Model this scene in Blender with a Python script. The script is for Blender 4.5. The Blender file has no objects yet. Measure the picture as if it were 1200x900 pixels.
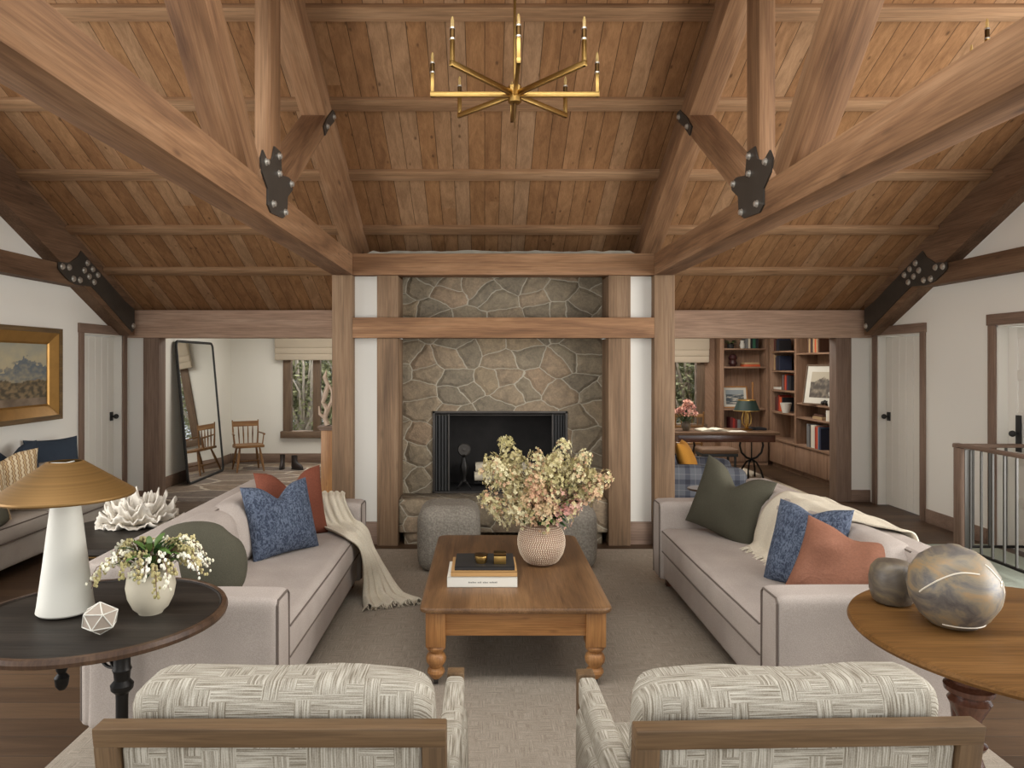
import bpy, bmesh, math, random
from math import sin, cos, pi, radians, sqrt
from mathutils import Vector, Matrix, noise as mnoise
random.seed(7)
sc = bpy.context.scene
COL = sc.collection
H = 1.65
F = 850.0
VX, VY = 568.0, 425.0

def lin(c):
    c = c / 255.0
    return c / 12.92 if c <= 0.04045 else ((c + 0.055) / 1.055) ** 2.4
def rgb(r, g, b): return (lin(r), lin(g), lin(b), 1.0)
def on_plane(px, py, X):
    p = (px - VX) / X
    return (F / p, H + (VY - py) / p)

# ------------------------------------------------------------ mesh builder
class B:
    def __init__(s):
        s.bm = bmesh.new()
        s.gc = s.bm.verts.layers.float_vector.new('gc')
        s.off = Vector((random.uniform(0, 50), random.uniform(0, 50), random.uniform(0, 50)))
    def _seal(s, vs, grain, M=None):
        off = Vector((random.uniform(0, 50), random.uniform(0, 50), random.uniform(0, 50)))
        for v in vs:
            c = v.co
            if grain == 'x': g = Vector((c.x, c.y, c.z))
            elif grain == 'y': g = Vector((c.y, c.x, c.z))
            else: g = Vector((c.z, c.x, c.y))
            v[s.gc] = g + off
        if M is not None:
            for v in vs: v.co = M @ v.co
    def box(s, x0, x1, y0, y1, z0, z1, bev=0.0, grain='x', M=None, seg=2, sub=0):
        r = bmesh.ops.create_cube(s.bm, size=1.0)
        vs = r['verts']
        for v in vs:
            v.co = Vector(((x0 + x1) / 2 + v.co.x * (x1 - x0), (y0 + y1) / 2 + v.co.y * (y1 - y0), (z0 + z1) / 2 + v.co.z * (z1 - z0)))
        if bev > 0:
            es = list({e for v in vs for e in v.link_edges})
            rb = bmesh.ops.bevel(s.bm, geom=es + list(vs), offset=bev, segments=seg, profile=0.5, affect='EDGES', clamp_overlap=True)
            seen = set(rb['verts'])
            for f in rb['faces']: seen.update(f.verts)
            st = [v for v in seen if v.is_valid]
            seen = set(st)
            while st:
                v = st.pop()
                for e in v.link_edges:
                    o = e.other_vert(v)
                    if o not in seen: seen.add(o); st.append(o)
            vs = list(seen)
        s._seal(vs, grain, M)
        return vs
    def beam(s, p0, p1, w, h, bev=0.004, up=(0, 0, 1)):
        p0 = Vector(p0); p1 = Vector(p1)
        d = (p1 - p0); L = d.length; d.normalize()
        u = Vector(up); side = d.cross(u).normalized(); u = side.cross(d).normalized()
        M = Matrix(((d.x, side.x, u.x, p0.x), (d.y, side.y, u.y, p0.y), (d.z, side.z, u.z, p0.z), (0, 0, 0, 1)))
        return s.box(0, L, -w / 2, w / 2, -h / 2, h / 2, bev, 'x', M)
    def raw(s, co, faces, grain='x', M=None):
        vs = [s.bm.verts.new(c) for c in co]
        for f in faces:
            try: s.bm.faces.new([vs[i] for i in f])
            except ValueError: pass
        s._seal(vs, grain, M)
        return vs
    def prism(s, pts, axis, a, b, grain='x', M=None):
        """polygon pts (2d) extruded along axis from a to b. axis x: pts=(y,z); y: (x,z); z: (x,y)"""
        def mk(p, t):
            if axis == 'x': return (t, p[0], p[1])
            if axis == 'y': return (p[0], t, p[1])
            return (p[0], p[1], t)
        n = len(pts)
        co = [mk(p, a) for p in pts] + [mk(p, b) for p in pts]
        fs = [tuple(range(n)), tuple(range(2 * n - 1, n - 1, -1))] + [(i, i + n, (i + 1) % n + n, (i + 1) % n) for i in range(n)]
        return s.raw(co, fs, grain, M)
    def lathe(s, prof, seg=32, c=(0, 0, 0), M=None, grain='z', ripple=None):
        co = []; fs = []
        n = len(prof)
        for i, (r, z) in enumerate(prof):
            for k in range(seg):
                a = 2 * pi * k / seg
                rr = max(r, 1e-4)
                if ripple: rr *= ripple(a, z)
                co.append((c[0] + rr * cos(a), c[1] + rr * sin(a), c[2] + z))
        for i in range(n - 1):
            for k in range(seg):
                fs.append((i * seg + k, i * seg + (k + 1) % seg, (i + 1) * seg + (k + 1) % seg, (i + 1) * seg + k))
        if prof[0][0] > 1e-3: fs.append(tuple(range(seg - 1, -1, -1)))
        if prof[-1][0] > 1e-3: fs.append(tuple((n - 1) * seg + k for k in range(seg)))
        return s.raw(co, fs, grain, M)
    def cyl(s, p0, p1, r0, r1=None, seg=12):
        return s.tube([p0, p1], [r0, r0 if r1 is None else r1], seg)
    def tube(s, pts, r, seg=8, closed=False):
        pts = [Vector(p) for p in pts]; n = len(pts)
        if not isinstance(r, (list, tuple)): r = [r] * n
        co = []; fs = []
        ref = None
        for i, p in enumerate(pts):
            if closed: t = pts[(i + 1) % n] - pts[i - 1]
            else: t = pts[min(i + 1, n - 1)] - pts[max(i - 1, 0)]
            if t.length < 1e-9: t = Vector((0, 0, 1))
            t.normalize()
            if ref is None:
                ref = Vector((0, 0, 1)) if abs(t.z) < .9 else Vector((1, 0, 0))
            a = t.cross(ref)
            if a.length < 1e-4: a = t.cross(Vector((0, 1, 0)))
            a.normalize(); b = t.cross(a).normalized(); ref = -b if False else a.cross(t)
            for k in range(seg):
                an = 2 * pi * k / seg
                co.append(p + (a * cos(an) + b * sin(an)) * r[i])
        m = n if closed else n - 1
        for i in range(m):
            j = (i + 1) % n
            for k in range(seg):
                fs.append((i * seg + k, i * seg + (k + 1) % seg, j * seg + (k + 1) % seg, j * seg + k))
        if not closed:
            fs.append(tuple(range(seg - 1, -1, -1))); fs.append(tuple((n - 1) * seg + k for k in range(seg)))
        return s.raw(co, fs, 'z')
    def sphere(s, c, r, u=14, v=9, sc_=(1, 1, 1), M=None):
        co = []; fs = []
        for i in range(v + 1):
            t = pi * i / v
            for k in range(u):
                a = 2 * pi * k / u
                co.append((c[0] + r * sc_[0] * sin(t) * cos(a), c[1] + r * sc_[1] * sin(t) * sin(a), c[2] - r * sc_[2] * cos(t)))
        for i in range(v):
            for k in range(u):
                fs.append((i * u + k, i * u + (k + 1) % u, (i + 1) * u + (k + 1) % u, (i + 1) * u + k))
        vs = s.raw(co, fs, 'x', M)
        return vs
    def quad(s, a, b, c, d):
        return s.raw([a, b, c, d], [(0, 1, 2, 3)])

def link(name, b, m, parent=None, smooth=True, angle=35, weld=True):
    bm = b.bm
    if weld: bmesh.ops.remove_doubles(bm, verts=bm.verts, dist=1e-5)
    bmesh.ops.recalc_face_normals(bm, faces=bm.faces)
    me = bpy.data.meshes.new(name); bm.to_mesh(me); bm.free()
    ms = m if isinstance(m, (list, tuple)) else [m]
    for x in ms: me.materials.append(x)
    if smooth:
        me.polygons.foreach_set('use_smooth', [True] * len(me.polygons))
        me.set_sharp_from_angle(angle=radians(angle))
    o = bpy.data.objects.new(name, me); COL.objects.link(o)
    if parent is not None: o.parent = parent
    return o
def tag(o, label, cat, group=None, kind=None):
    if label: o['label'] = label
    if cat: o['category'] = cat
    if group: o['group'] = group
    if kind: o['kind'] = kind
    return o
def thing(name, label, cat, loc=(0, 0, 0), rotz=0.0, group=None, kind=None):
    o = bpy.data.objects.new(name, None); COL.objects.link(o)
    o.location = loc; o.rotation_euler = (0, 0, rotz); o.empty_display_size = 0.1
    return tag(o, label, cat, group, kind)
def struct(o): o['kind'] = 'structure'; return o
def dup(root, loc=None, rotz=None, label=None, group=None):
    def rec(o, par):
        c = o.copy(); COL.objects.link(c); c.parent = par
        for ch in list(o.children): rec(ch, c)
        return c
    r = rec(root, None)
    if loc is not None: r.location = loc
    if rotz is not None: r.rotation_euler = (0, 0, rotz)
    if label: r['label'] = label
    if group: r['group'] = group
    return r
def solidify(o, t, off=0):
    md = o.modifiers.new('thick', 'SOLIDIFY'); md.thickness = t; md.offset = off; return o
def subsurf(o, n=1):
    md = o.modifiers.new('sub', 'SUBSURF'); md.levels = n; md.render_levels = n; return o

# ------------------------------------------------------------ materials
class NT:
    def __init__(s, name):
        s.m = bpy.data.materials.new(name); s.m.use_nodes = True
        s.nt = s.m.node_tree; s.b = s.nt.nodes['Principled BSDF']
    def n(s, t, **kw):
        nd = s.nt.nodes.new(t)
        for k, v in kw.items(): setattr(nd, k, v)
        return nd
    def l(s, a, b): s.nt.links.new(a, b)
    def inp(s, nd, i, v):
        if hasattr(v, 'is_output') or isinstance(v, bpy.types.NodeSocket): s.l(v, nd.inputs[i])
        else: nd.inputs[i].default_value = v
    def coords(s, kind='Object'):
        if kind == 'gc':
            return s.n('ShaderNodeAttribute', attribute_name='gc').outputs['Vector']
        return s.n('ShaderNodeTexCoord').outputs[kind]
    def mapping(s, v, scale=(1, 1, 1), loc=(0, 0, 0), rot=(0, 0, 0)):
        m = s.n('ShaderNodeMapping'); s.l(v, m.inputs[0]); m.inputs['Scale'].default_value = scale
        m.inputs['Location'].default_value = loc; m.inputs['Rotation'].default_value = rot
        return m.outputs[0]
    def noise(s, v, scale=5, detail=3, rough=.5, dist=0, out='Fac'):
        t = s.n('ShaderNodeTexNoise'); s.l(v, t.inputs['Vector'])
        t.inputs['Scale'].default_value = scale; t.inputs['Detail'].default_value = detail
        t.inputs['Roughness'].default_value = rough; t.inputs['Distortion'].default_value = dist
        return t.outputs[out]
    def vor(s, v, scale=5, feature='F1', out='Distance', rnd=1, dim='3D'):
        t = s.n('ShaderNodeTexVoronoi', feature=feature, voronoi_dimensions=dim); s.l(v, t.inputs['Vector'])
        t.inputs['Scale'].default_value = scale
        if 'Randomness' in t.inputs: t.inputs['Randomness'].default_value = rnd
        return t.outputs[out]
    def ramp(s, f, stops, interp='LINEAR'):
        r = s.n('ShaderNodeValToRGB'); s.l(f, r.inputs[0]); cr = r.color_ramp; cr.interpolation = interp
        while len(cr.elements) < len(stops): cr.elements.new(0.5)
        for e, (p, c) in zip(cr.elements, stops):
            e.position = p; e.color = c if isinstance(c, (tuple, list)) else (c, c, c, 1)
        return r.outputs[0]
    def math(s, op, a, b=0.0, c=0.0, clamp=False):
        m = s.n('ShaderNodeMath', operation=op); m.use_clamp = clamp
        s.inp(m, 0, a); s.inp(m, 1, b); s.inp(m, 2, c)
        return m.outputs[0]
    def mix(s, f, a, b, mode='MIX'):
        m = s.n('ShaderNodeMix', data_type='RGBA', blend_type=mode)
        s.inp(m, 0, f); s.inp(m, 6, a); s.inp(m, 7, b)
        return m.outputs[2]
    def sep(s, v):
        x = s.n('ShaderNodeSeparateXYZ'); s.l(v, x.inputs[0]); return x.outputs
    def comb(s, x=0.0, y=0.0, z=0.0):
        c = s.n('ShaderNodeCombineXYZ'); s.inp(c, 0, x); s.inp(c, 1, y); s.inp(c, 2, z); return c.outputs[0]
    def white(s, v, dim='3D'):
        w = s.n('ShaderNodeTexWhiteNoise', noise_dimensions=dim)
        s.l(v, w.inputs['W' if dim == '1D' else 'Vector']); return w.outputs['Value']
    def bump(s, h, strength=.3, dist=.01):
        b = s.n('ShaderNodeBump'); s.l(h, b.inputs['Height']); b.inputs['Strength'].default_value = strength
        b.inputs['Distance'].default_value = dist; s.l(b.outputs[0], s.b.inputs['Normal']); return b
    def base(s, v): s.inp(s.b, 'Base Color', v)
    def set(s, rough=.6, metal=0., **kw):
        s.inp(s.b, 'Roughness', rough); s.inp(s.b, 'Metallic', metal)
        for k, v in kw.items(): s.inp(s.b, k, v)
        return s
def plain(name, c, rough=.6, metal=0., bump=0, bscale=60, var=0.0, **kw):
    N = NT(name); N.set(rough, metal, **kw)
    v = N.coords()
    if var > 0:
        f = N.noise(v, 6, 4, .6)
        a = tuple(max(0, x * (1 - var)) for x in c[:3]) + (1,); b = tuple(min(1, x * (1 + var)) for x in c[:3]) + (1,)
        N.base(N.ramp(f, [(.3, a), (.7, b)]))
    else: N.base(c)
    if bump: N.bump(N.noise(v, bscale, 4, .6), bump, .004)
    return N.m
def wood(name, dark, mid, light, rough=.6, knots=True, sc_=1.0, bump=.25, spec=.3):
    N = NT(name); N.set(rough); N.b.inputs['Specular IOR Level'].default_value = spec
    v = N.coords('gc')
    big = N.noise(N.mapping(v, (.8 * sc_, 7 * sc_, 7 * sc_)), 1, 4, .6, .6)
    fine = N.noise(N.mapping(v, (3 * sc_, 90 * sc_, 90 * sc_)), 1, 3, .6, .3)
    col = N.ramp(big, [(.25, dark), (.5, mid), (.78, light)])
    col = N.mix(.55, col, N.ramp(fine, [(.3, (.45, .42, .4, 1)), (.62, (1.12, 1.1, 1.08, 1))]), 'MULTIPLY')
    if knots:
        k = N.vor(N.mapping(v, (2.2 * sc_, 7 * sc_, 7 * sc_)), 1, 'F1')
        km = N.ramp(k, [(.03, 1.0), (.12, 0.0)])
        col = N.mix(N.math('MULTIPLY', km, .6), col, tuple(x * .45 for x in dark[:3]) + (1,))
    N.base(col); N.bump(fine, bump, .003)
    return N.m
def planks(name, across, width, cols, rough=.5, length=3.0, knots=.6, gap=.03, spec=.3, grain_dark=.55):
    N = NT(name); N.set(rough); N.b.inputs['Specular IOR Level'].default_value = spec
    v = N.coords(); X, Y, Z = N.sep(v)
    a, l = (X, Y) if across == 'x' else (Y, X)
    aw = N.math('DIVIDE', a, width); row = N.math('FLOOR', aw); fr = N.math('FRACT', aw)
    rr = N.white(row, '1D')
    li = N.math('FLOOR', N.math('ADD', N.math('DIVIDE', l, length), N.math('MULTIPLY', rr, 7.3)))
    idn = N.white(N.comb(row, li, 0.0))
    n = len(cols)
    col = N.ramp(idn, [(i / (n - 1) * .98, c) for i, c in enumerate(cols)])
    g = N.comb(N.math('ADD', l, N.math('MULTIPLY', idn, 91.0)), a, Z)
    big = N.noise(N.mapping(g, (1.3, 14, 8)), 1, 4, .6, .8)
    fine = N.noise(N.mapping(g, (5, 160, 60)), 1, 3, .6, .2)
    col = N.mix(.8, col, N.ramp(big, [(.3, (.62, .58, .55, 1)), (.68, (1.15, 1.12, 1.1, 1))]), 'MULTIPLY')
    col = N.mix(grain_dark, col, N.ramp(fine, [(.3, (.6, .57, .55, 1)), (.62, (1.08, 1.07, 1.06, 1))]), 'MULTIPLY')
    if knots:
        k = N.vor(N.mapping(g, (3.2, 9, 9)), 1, 'F1')
        col = N.mix(N.math('MULTIPLY', N.ramp(k, [(.05, 1.0), (.13, 0.0)]), knots), col, (.035, .018, .008, 1))
    edge = N.math('MINIMUM', fr, N.math('SUBTRACT', 1.0, fr))
    gm = N.ramp(edge, [(gap * .4, 1.0), (gap, 0.0)])
    col = N.mix(N.math('MULTIPLY', gm, .75), col, (.02, .012, .006, 1))
    N.base(col)
    hgt = N.math('SUBTRACT', N.math('MULTIPLY', fine, .3), gm)
    N.bump(hgt, .5, .004)
    return N.m
def stone(name, scale, cols, mortar, vec=(1, 1, 1), plane='xz', mw=.045, bump=.9):
    N = NT(name); N.set(.85)
    v = N.coords(); X, Y, Z = N.sep(v)
    if plane == 'xz': p = N.comb(N.math('MULTIPLY', N.math('ADD', X, N.math('MULTIPLY', Y, .9)), vec[0]), N.math('MULTIPLY', N.math('ADD', Z, N.math('MULTIPLY', Y, .35)), vec[2]), 0.0)
    else: p = N.comb(N.math('MULTIPLY', X, vec[0]), N.math('MULTIPLY', Y, vec[1]), 0.0)
    wob = N.n('ShaderNodeTexNoise'); N.l(v, wob.inputs['Vector']); wob.inputs['Scale'].default_value = 3.0; wob.inputs['Detail'].default_value = 4
    mx = N.n('ShaderNodeVectorMath', operation='MULTIPLY_ADD'); N.l(wob.outputs['Color'], mx.inputs[0]); mx.inputs[1].default_value = (.16, .16, 0); N.l(p, mx.inputs[2])
    pv = mx.outputs[0]
    d = N.vor(pv, scale, 'DISTANCE_TO_EDGE', 'Distance', 1, '2D')
    c = N.vor(pv, scale, 'F1', 'Color', 1, '2D')
    r, g, b = N.sep(c)
    n = len(cols)
    col = N.ramp(r, [(i / (n - 1), k) for i, k in enumerate(cols)])
    f1 = N.noise(v, 11, 8, .75, .6); f2 = N.noise(v, 55, 5, .7)
    col = N.mix(.85, col, N.ramp(f1, [(.3, (.55, .54, .52, 1)), (.7, (1.35, 1.3, 1.22, 1))]), 'MULTIPLY')
    col = N.mix(.5, col, N.ramp(f2, [(.35, (.6, .6, .6, 1)), (.65, (1.2, 1.2, 1.2, 1))]), 'MULTIPLY')
    dn = N.math('ADD', d, N.math('MULTIPLY', N.math('SUBTRACT', f2, .5), .03))
    mm = N.ramp(dn, [(mw * .45, 1.0), (mw, 0.0)])
    col = N.mix(N.math('MULTIPLY', mm, .85), col, mortar)
    N.base(col)
    hgt = N.math('ADD', N.math('MINIMUM', N.math('MULTIPLY', d, 5.0), .7), N.math('ADD', N.math('MULTIPLY', f1, .5), N.math('MULTIPLY', g, .35)))
    N.bump(hgt, bump, .03)
    return N.m
def weave(name, c_lo, c_hi, cell=.045, freq=220, uv='chair', rough=.95, mixv=.75):
    N = NT(name); N.set(rough); N.b.inputs['Specular IOR Level'].default_value = .1
    v = N.coords(); X, Y, Z = N.sep(v)
    if uv == 'chair': u, w = X, N.math('ADD', Z, Y)
    else: u, w = X, Y
    cu = N.math('FLOOR', N.math('DIVIDE', u, cell)); 
    cw = N.math('FLOOR', N.math('DIVIDE', N.math('ADD', w, N.math('MULTIPLY', N.white(cu, '1D'), cell)), cell * 1.15))
    sel = N.math('GREATER_THAN', N.white(N.comb(cu, cw, 0.0)), .5)
    a = N.noise(N.comb(N.math('MULTIPLY', u, freq), N.math('MULTIPLY', w, 9.0), 0.0), 1, 1, .5)
    b = N.noise(N.comb(N.math('MULTIPLY', u, 9.0), N.math('MULTIPLY', w, freq), 3.0), 1, 1, .5)
    f = N.math('ADD', N.math('MULTIPLY', a, N.math('SUBTRACT', 1.0, sel)), N.math('MULTIPLY', b, sel))
    wa = N.white(N.math('FLOOR', N.math('MULTIPLY', u, freq * 1.25)), '1D'); wb = N.white(N.math('FLOOR', N.math('MULTIPLY', w, freq * 1.25)), '1D')
    a = N.math('ADD', N.math('MULTIPLY', a, .65), N.math('MULTIPLY', wa, .35)); b = N.math('ADD', N.math('MULTIPLY', b, .65), N.math('MULTIPLY', wb, .35))
    fine = N.noise(v, 420, 2, .5)
    f = N.math('ADD', N.math('MULTIPLY', f, mixv), N.math('MULTIPLY', fine, 1 - mixv))
    N.base(N.ramp(f, [(.36, c_lo), (.64, c_hi)]))
    N.bump(f, .2, .002)
    return N.m
def cloth(name, c, var=.15, scale=260, big=.06, rough=.95, bump=.25, wr=.0):
    N = NT(name); N.set(rough); N.b.inputs['Specular IOR Level'].default_value = .15
    v = N.coords()
    f = N.noise(v, scale, 2, .6); g = N.noise(v, 5, 3, .5)
    lo = tuple(x * (1 - var) for x in c[:3]) + (1,); hi = tuple(min(1, x * (1 + var)) for x in c[:3]) + (1,)
    col = N.ramp(f, [(.35, lo), (.65, hi)])
    col = N.mix(1.0, col, N.ramp(g, [(.3, (1 - big, 1 - big, 1 - big, 1)), (.7, (1 + big, 1 + big, 1 + big, 1))]), 'MULTIPLY')
    N.base(col)
    h = f
    if wr: h = N.math('ADD', N.math('MULTIPLY', f, .15), N.math('MULTIPLY', N.noise(N.mapping(v, (9, 9, 9)), 1, 3, .5, 1.2), wr))
    N.bump(h, bump, .004 if not wr else .02)
    return N.m
M = {}
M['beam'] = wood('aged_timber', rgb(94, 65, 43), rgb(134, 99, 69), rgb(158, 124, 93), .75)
M['beam_dark'] = wood('shaded_timber', rgb(82, 60, 43), rgb(110, 84, 63), rgb(130, 103, 80), .7)  # timber with a darker brown base tone
M['gusset'] = plain('gusset_steel', rgb(66, 61, 55), .5, .35, bump=.08, var=.15)
M['post'] = wood('post_timber', rgb(88, 69, 51), rgb(118, 94, 71), rgb(140, 115, 90), .72, sc_=.8)
M['header'] = wood('header_timber', rgb(170, 140, 119), rgb(188, 157, 134), rgb(202, 173, 150), .75, knots=False)
M['ceiling'] = planks('ceiling_planks', 'x', .135, [rgb(142, 105, 72), rgb(152, 114, 79), rgb(158, 120, 85), rgb(162, 130, 99), rgb(155, 116, 79), rgb(146, 108, 74)], .8, 9.0, .6, .026, .12, .4)
M['purlin'] = wood('purlin_wood', rgb(124, 93, 66), rgb(150, 116, 84), rgb(168, 136, 104), .75)
M['floor'] = planks('floor_planks', 'y', .16, [rgb(72, 54, 38), rgb(82, 62, 44), rgb(92, 71, 51), rgb(77, 58, 41)], .5, 2.2, .35, .02, .4, .4)
M['flag'] = stone('flagstone', 1.5, [rgb(88, 74, 64), rgb(122, 106, 92), rgb(104, 92, 84), rgb(140, 122, 104), rgb(96, 80, 66)], rgb(176, 164, 146), (.7, 1.5, 1), 'xy', .04, .4)
M['stone'] = stone('field_stone', 4.1, [rgb(112, 102, 86), rgb(126, 114, 95), rgb(124, 112, 93), rgb(138, 118, 96), rgb(127, 116, 97), rgb(115, 105, 89), rgb(138, 121, 97)], rgb(164, 156, 138), (.9, 1, 1.3), 'xz', .028, .8)
M['plaster'] = plain('white_plaster', rgb(226, 222, 212), .9, bump=.05, bscale=30)
M['white_panel'] = plain('white_panel_paint', rgb(218, 214, 204), .7)
M['door'] = plain('door_paint', rgb(222, 218, 208), .55)
M['trim'] = wood('brown_trim', rgb(110, 90, 76), rgb(128, 106, 91), rgb(142, 120, 104), .65, knots=False)
M['trim_dark'] = wood('window_trim', rgb(88, 70, 56), rgb(112, 92, 74), rgb(126, 106, 88), .6, knots=False)
M['black'] = plain('black_iron', rgb(38, 36, 34), .45, .8)
M['matte_black'] = plain('matte_black', rgb(30, 29, 28), .6)
M['baluster'] = plain('baluster_steel', rgb(96, 94, 90), .45, .6)
M['steel'] = plain('dark_steel', rgb(70, 66, 62), .5, .7, bump=.1, var=.2)
M['bolt'] = plain('bolt_zinc', rgb(205, 200, 190), .35, .8)
M['brass'] = plain('aged_brass', rgb(186, 152, 90), .34, 1.0)
M['brass_dark'] = plain('dark_bronze', rgb(92, 70, 42), .4, 1.0)
M['glassb'] = plain('candle_glass', rgb(236, 206, 140), .25, 0, **{'Transmission Weight': .5})
M['sofa'] = cloth('greige_linen', rgb(168, 157, 148), .10, 240)
M['piping'] = cloth('piping_linen', rgb(104, 93, 85), .1)
M['sofa_grey'] = cloth('grey_linen', rgb(172, 163, 152), .10, 240)
M['chair_fab'] = weave('woven_cream', rgb(124, 114, 98), rgb(196, 189, 174), .042, 280)
M['rug'] = weave('rug_weave', rgb(132, 121, 107), rgb(170, 159, 144), .03, 170, 'rug', mixv=.45)
M['rug_cream'] = cloth('cream_rug', rgb(190, 178, 158), .12, 60)
M['rug_pale'] = cloth('pale_green_rug', rgb(176, 184, 170), .08, 100)
M['chair_wood'] = wood('chair_oak', rgb(88, 68, 46), rgb(112, 88, 62), rgb(128, 104, 76), .5, knots=False, sc_=1.5)
M['pine'] = wood('old_pine', rgb(142, 94, 54), rgb(172, 122, 72), rgb(190, 142, 90), .42, sc_=1.6, spec=.45)
M['pine_top'] = wood('old_pine_top', rgb(84, 60, 40), rgb(120, 88, 58), rgb(142, 108, 74), .4, sc_=1.4, spec=.45)
M['dark_top'] = wood('dark_tabletop', rgb(34, 30, 27), rgb(50, 45, 40), rgb(70, 63, 56), .5, knots=False, spec=.14)
M['rim'] = wood('table_rim', rgb(54, 40, 30), rgb(76, 56, 42), rgb(98, 76, 58), .4, knots=False)
M['honey'] = wood('honey_tabletop', rgb(84, 57, 29), rgb(106, 74, 39), rgb(124, 89, 50), .5, knots=False, sc_=1.2, spec=.12)
M['mahog'] = wood('turned_mahogany', rgb(60, 34, 26), rgb(90, 56, 42), rgb(112, 76, 58), .25, knots=False, spec=.6)
M['shelf'] = wood('bookcase_wood', rgb(122, 94, 74), rgb(146, 116, 94), rgb(162, 132, 110), .6, knots=False)
N = NT('blue_woven'); N.set(.95); v = N.coords()
f = N.noise(N.mapping(v, (60, 60, 38)), 1, 2, .6, 1.5); g = N.noise(v, 6, 2, .5)
N.base(N.mix(1.0, N.ramp(f, [(.42, rgb(44, 53, 70)), (.58, rgb(88, 97, 113))]), N.ramp(g, [(.3, (.85, .85, .88, 1)), (.7, (1.1, 1.1, 1.08, 1))]), 'MULTIPLY')); N.bump(f, .3, .003); M['navy'] = N.m
M['navy_plain'] = cloth('navy_cloth', rgb(52, 60, 70), .15)
M['rust'] = cloth('rust_velvet', rgb(112, 64, 48), .08, 120, .08, .8)
M['terra'] = cloth('terracotta_velvet', rgb(130, 88, 69), .08, 120, .1, .75, .5, 1.0)
M['olive'] = cloth('olive_cloth', rgb(76, 73, 61), .1, 200)
M['cream'] = cloth('cream_knit', rgb(204, 194, 174), .08, 160, .05, .95, .4)
M['boucle'] = cloth('grey_boucle', rgb(132, 125, 114), .22, 70, .05, .95, .8)
M['ceramic'] = plain('white_ceramic', rgb(206, 202, 190), .6, bump=.05, bscale=20)
M['vase_cream'] = plain('cream_stoneware', rgb(196, 186, 164), .65, bump=.1, bscale=40, var=.05)
M['leaf'] = plain('leaf_green', rgb(84, 112, 52), .5, var=.3)
M['leaf_dark'] = plain('leaf_dark_green', rgb(48, 76, 40), .5, var=.3)
M['stem'] = plain('woody_stem', rgb(96, 66, 48), .7)
M['coral'] = plain('white_coral', rgb(214, 206, 192), .8, bump=.6, bscale=60, var=.08)
M['wicker'] = plain('wicker', rgb(150, 118, 78), .7, bump=.8, bscale=80, var=.3)
def petal(name, a, b):
    N = NT(name); N.set(.6); N.base(N.ramp(N.noise(N.coords(), 9, 2, .5), [(.35, a), (.65, b)])); return N.m
M['petal_cream'] = petal('petal_cream', rgb(190, 178, 132), rgb(214, 204, 164))
M['petal_pink'] = petal('petal_pink', rgb(188, 144, 112), rgb(204, 176, 134))
M['petal_green'] = petal('petal_green', rgb(158, 148, 96), rgb(192, 178, 128))
M['petal_rose'] = petal('petal_rose', rgb(196, 132, 122), rgb(214, 172, 150))
M['bell'] = petal('bell_white', rgb(226, 220, 190), rgb(240, 236, 220))
# dimpled pottery vase
N = NT('dimpled_pottery'); N.set(.8)
v = N.coords('gc'); X, Y, Z = N.sep(v)
ang = N.math('ARCTAN2', Y, Z)
N.base(rgb(150, 120, 98)); M['dimple'] = N.m
# smoke-fired pottery
def smoky(name, pal):
    N = NT(name); N.set(.45); v = N.coords()
    a = N.noise(N.mapping(v, (5, 5, 9)), 1, 6, .65, 1.2)
    col = N.ramp(a, [(.30, pal[0]), (.43, pal[1]), (.52, pal[2]), (.62, pal[3]), (.72, pal[4])])
    N.base(col); N.bump(N.noise(v, 60, 3, .5), .15, .003); return N.m
M['smoky'] = smoky('smoke_fired_clay', [rgb(66, 61, 60), rgb(98, 91, 84), rgb(126, 113, 92), rgb(146, 118, 82), rgb(138, 124, 94)])
M['smoky_dark'] = smoky('dark_fired_clay', [rgb(60, 52, 46), rgb(88, 78, 66), rgb(104, 92, 74), rgb(128, 112, 78), rgb(140, 128, 104)])
M['stripe'] = plain('pale_glaze_line', rgb(214, 204, 186), .5)
# brass shade with brushed surface
N = NT('brushed_brass'); N.set(.5, .65)
X, Y, Z = N.sep(N.coords())
nn = N.noise(N.comb(0.0, 0.0, N.math('MULTIPLY', Z, 120.0)), 1, 3, .6)
N.base(N.ramp(nn, [(.3, rgb(112, 84, 44)), (.7, rgb(142, 108, 62))])); M['shade'] = N.m
N = NT('mirror_glass'); N.set(.02, 1.0); N.base((.92, .93, .92, 1)); M['mirror'] = N.m
N = NT('window_glass'); N.set(0.0, 0.0); N.base((1, 1, 1, 1)); N.b.inputs['Transmission Weight'].default_value = 1.0; N.b.inputs['IOR'].default_value = 1.02; M['glass'] = N.m
# plaid
N = NT('plaid_wool'); N.set(.95); v = N.coords(); X, Y, Z = N.sep(v)
def stripe(a, per, w, ph=0.0):
    fr = N.math('FRACT', N.math('ADD', N.math('DIVIDE', a, per), ph)); return N.math('LESS_THAN', fr, w)
s1 = N.math('MULTIPLY', N.math('ADD', N.math('ADD', stripe(X, .16, .3), stripe(Y, .16, .3, .3)), stripe(Z, .16, .3, .3)), .8)
s2 = N.math('ADD', N.math('ADD', stripe(X, .16, .04, .55), stripe(Y, .16, .04, .7)), stripe(Z, .16, .04, .7))
col = N.ramp(N.math('MULTIPLY', s1, .5), [(0, rgb(98, 100, 106)), (.5, rgb(66, 68, 78)), (1, rgb(42, 44, 54))])
N.base(N.mix(N.math('MULTIPLY', s2, .3), col, rgb(150, 150, 148))); M['plaid'] = N.m
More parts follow.
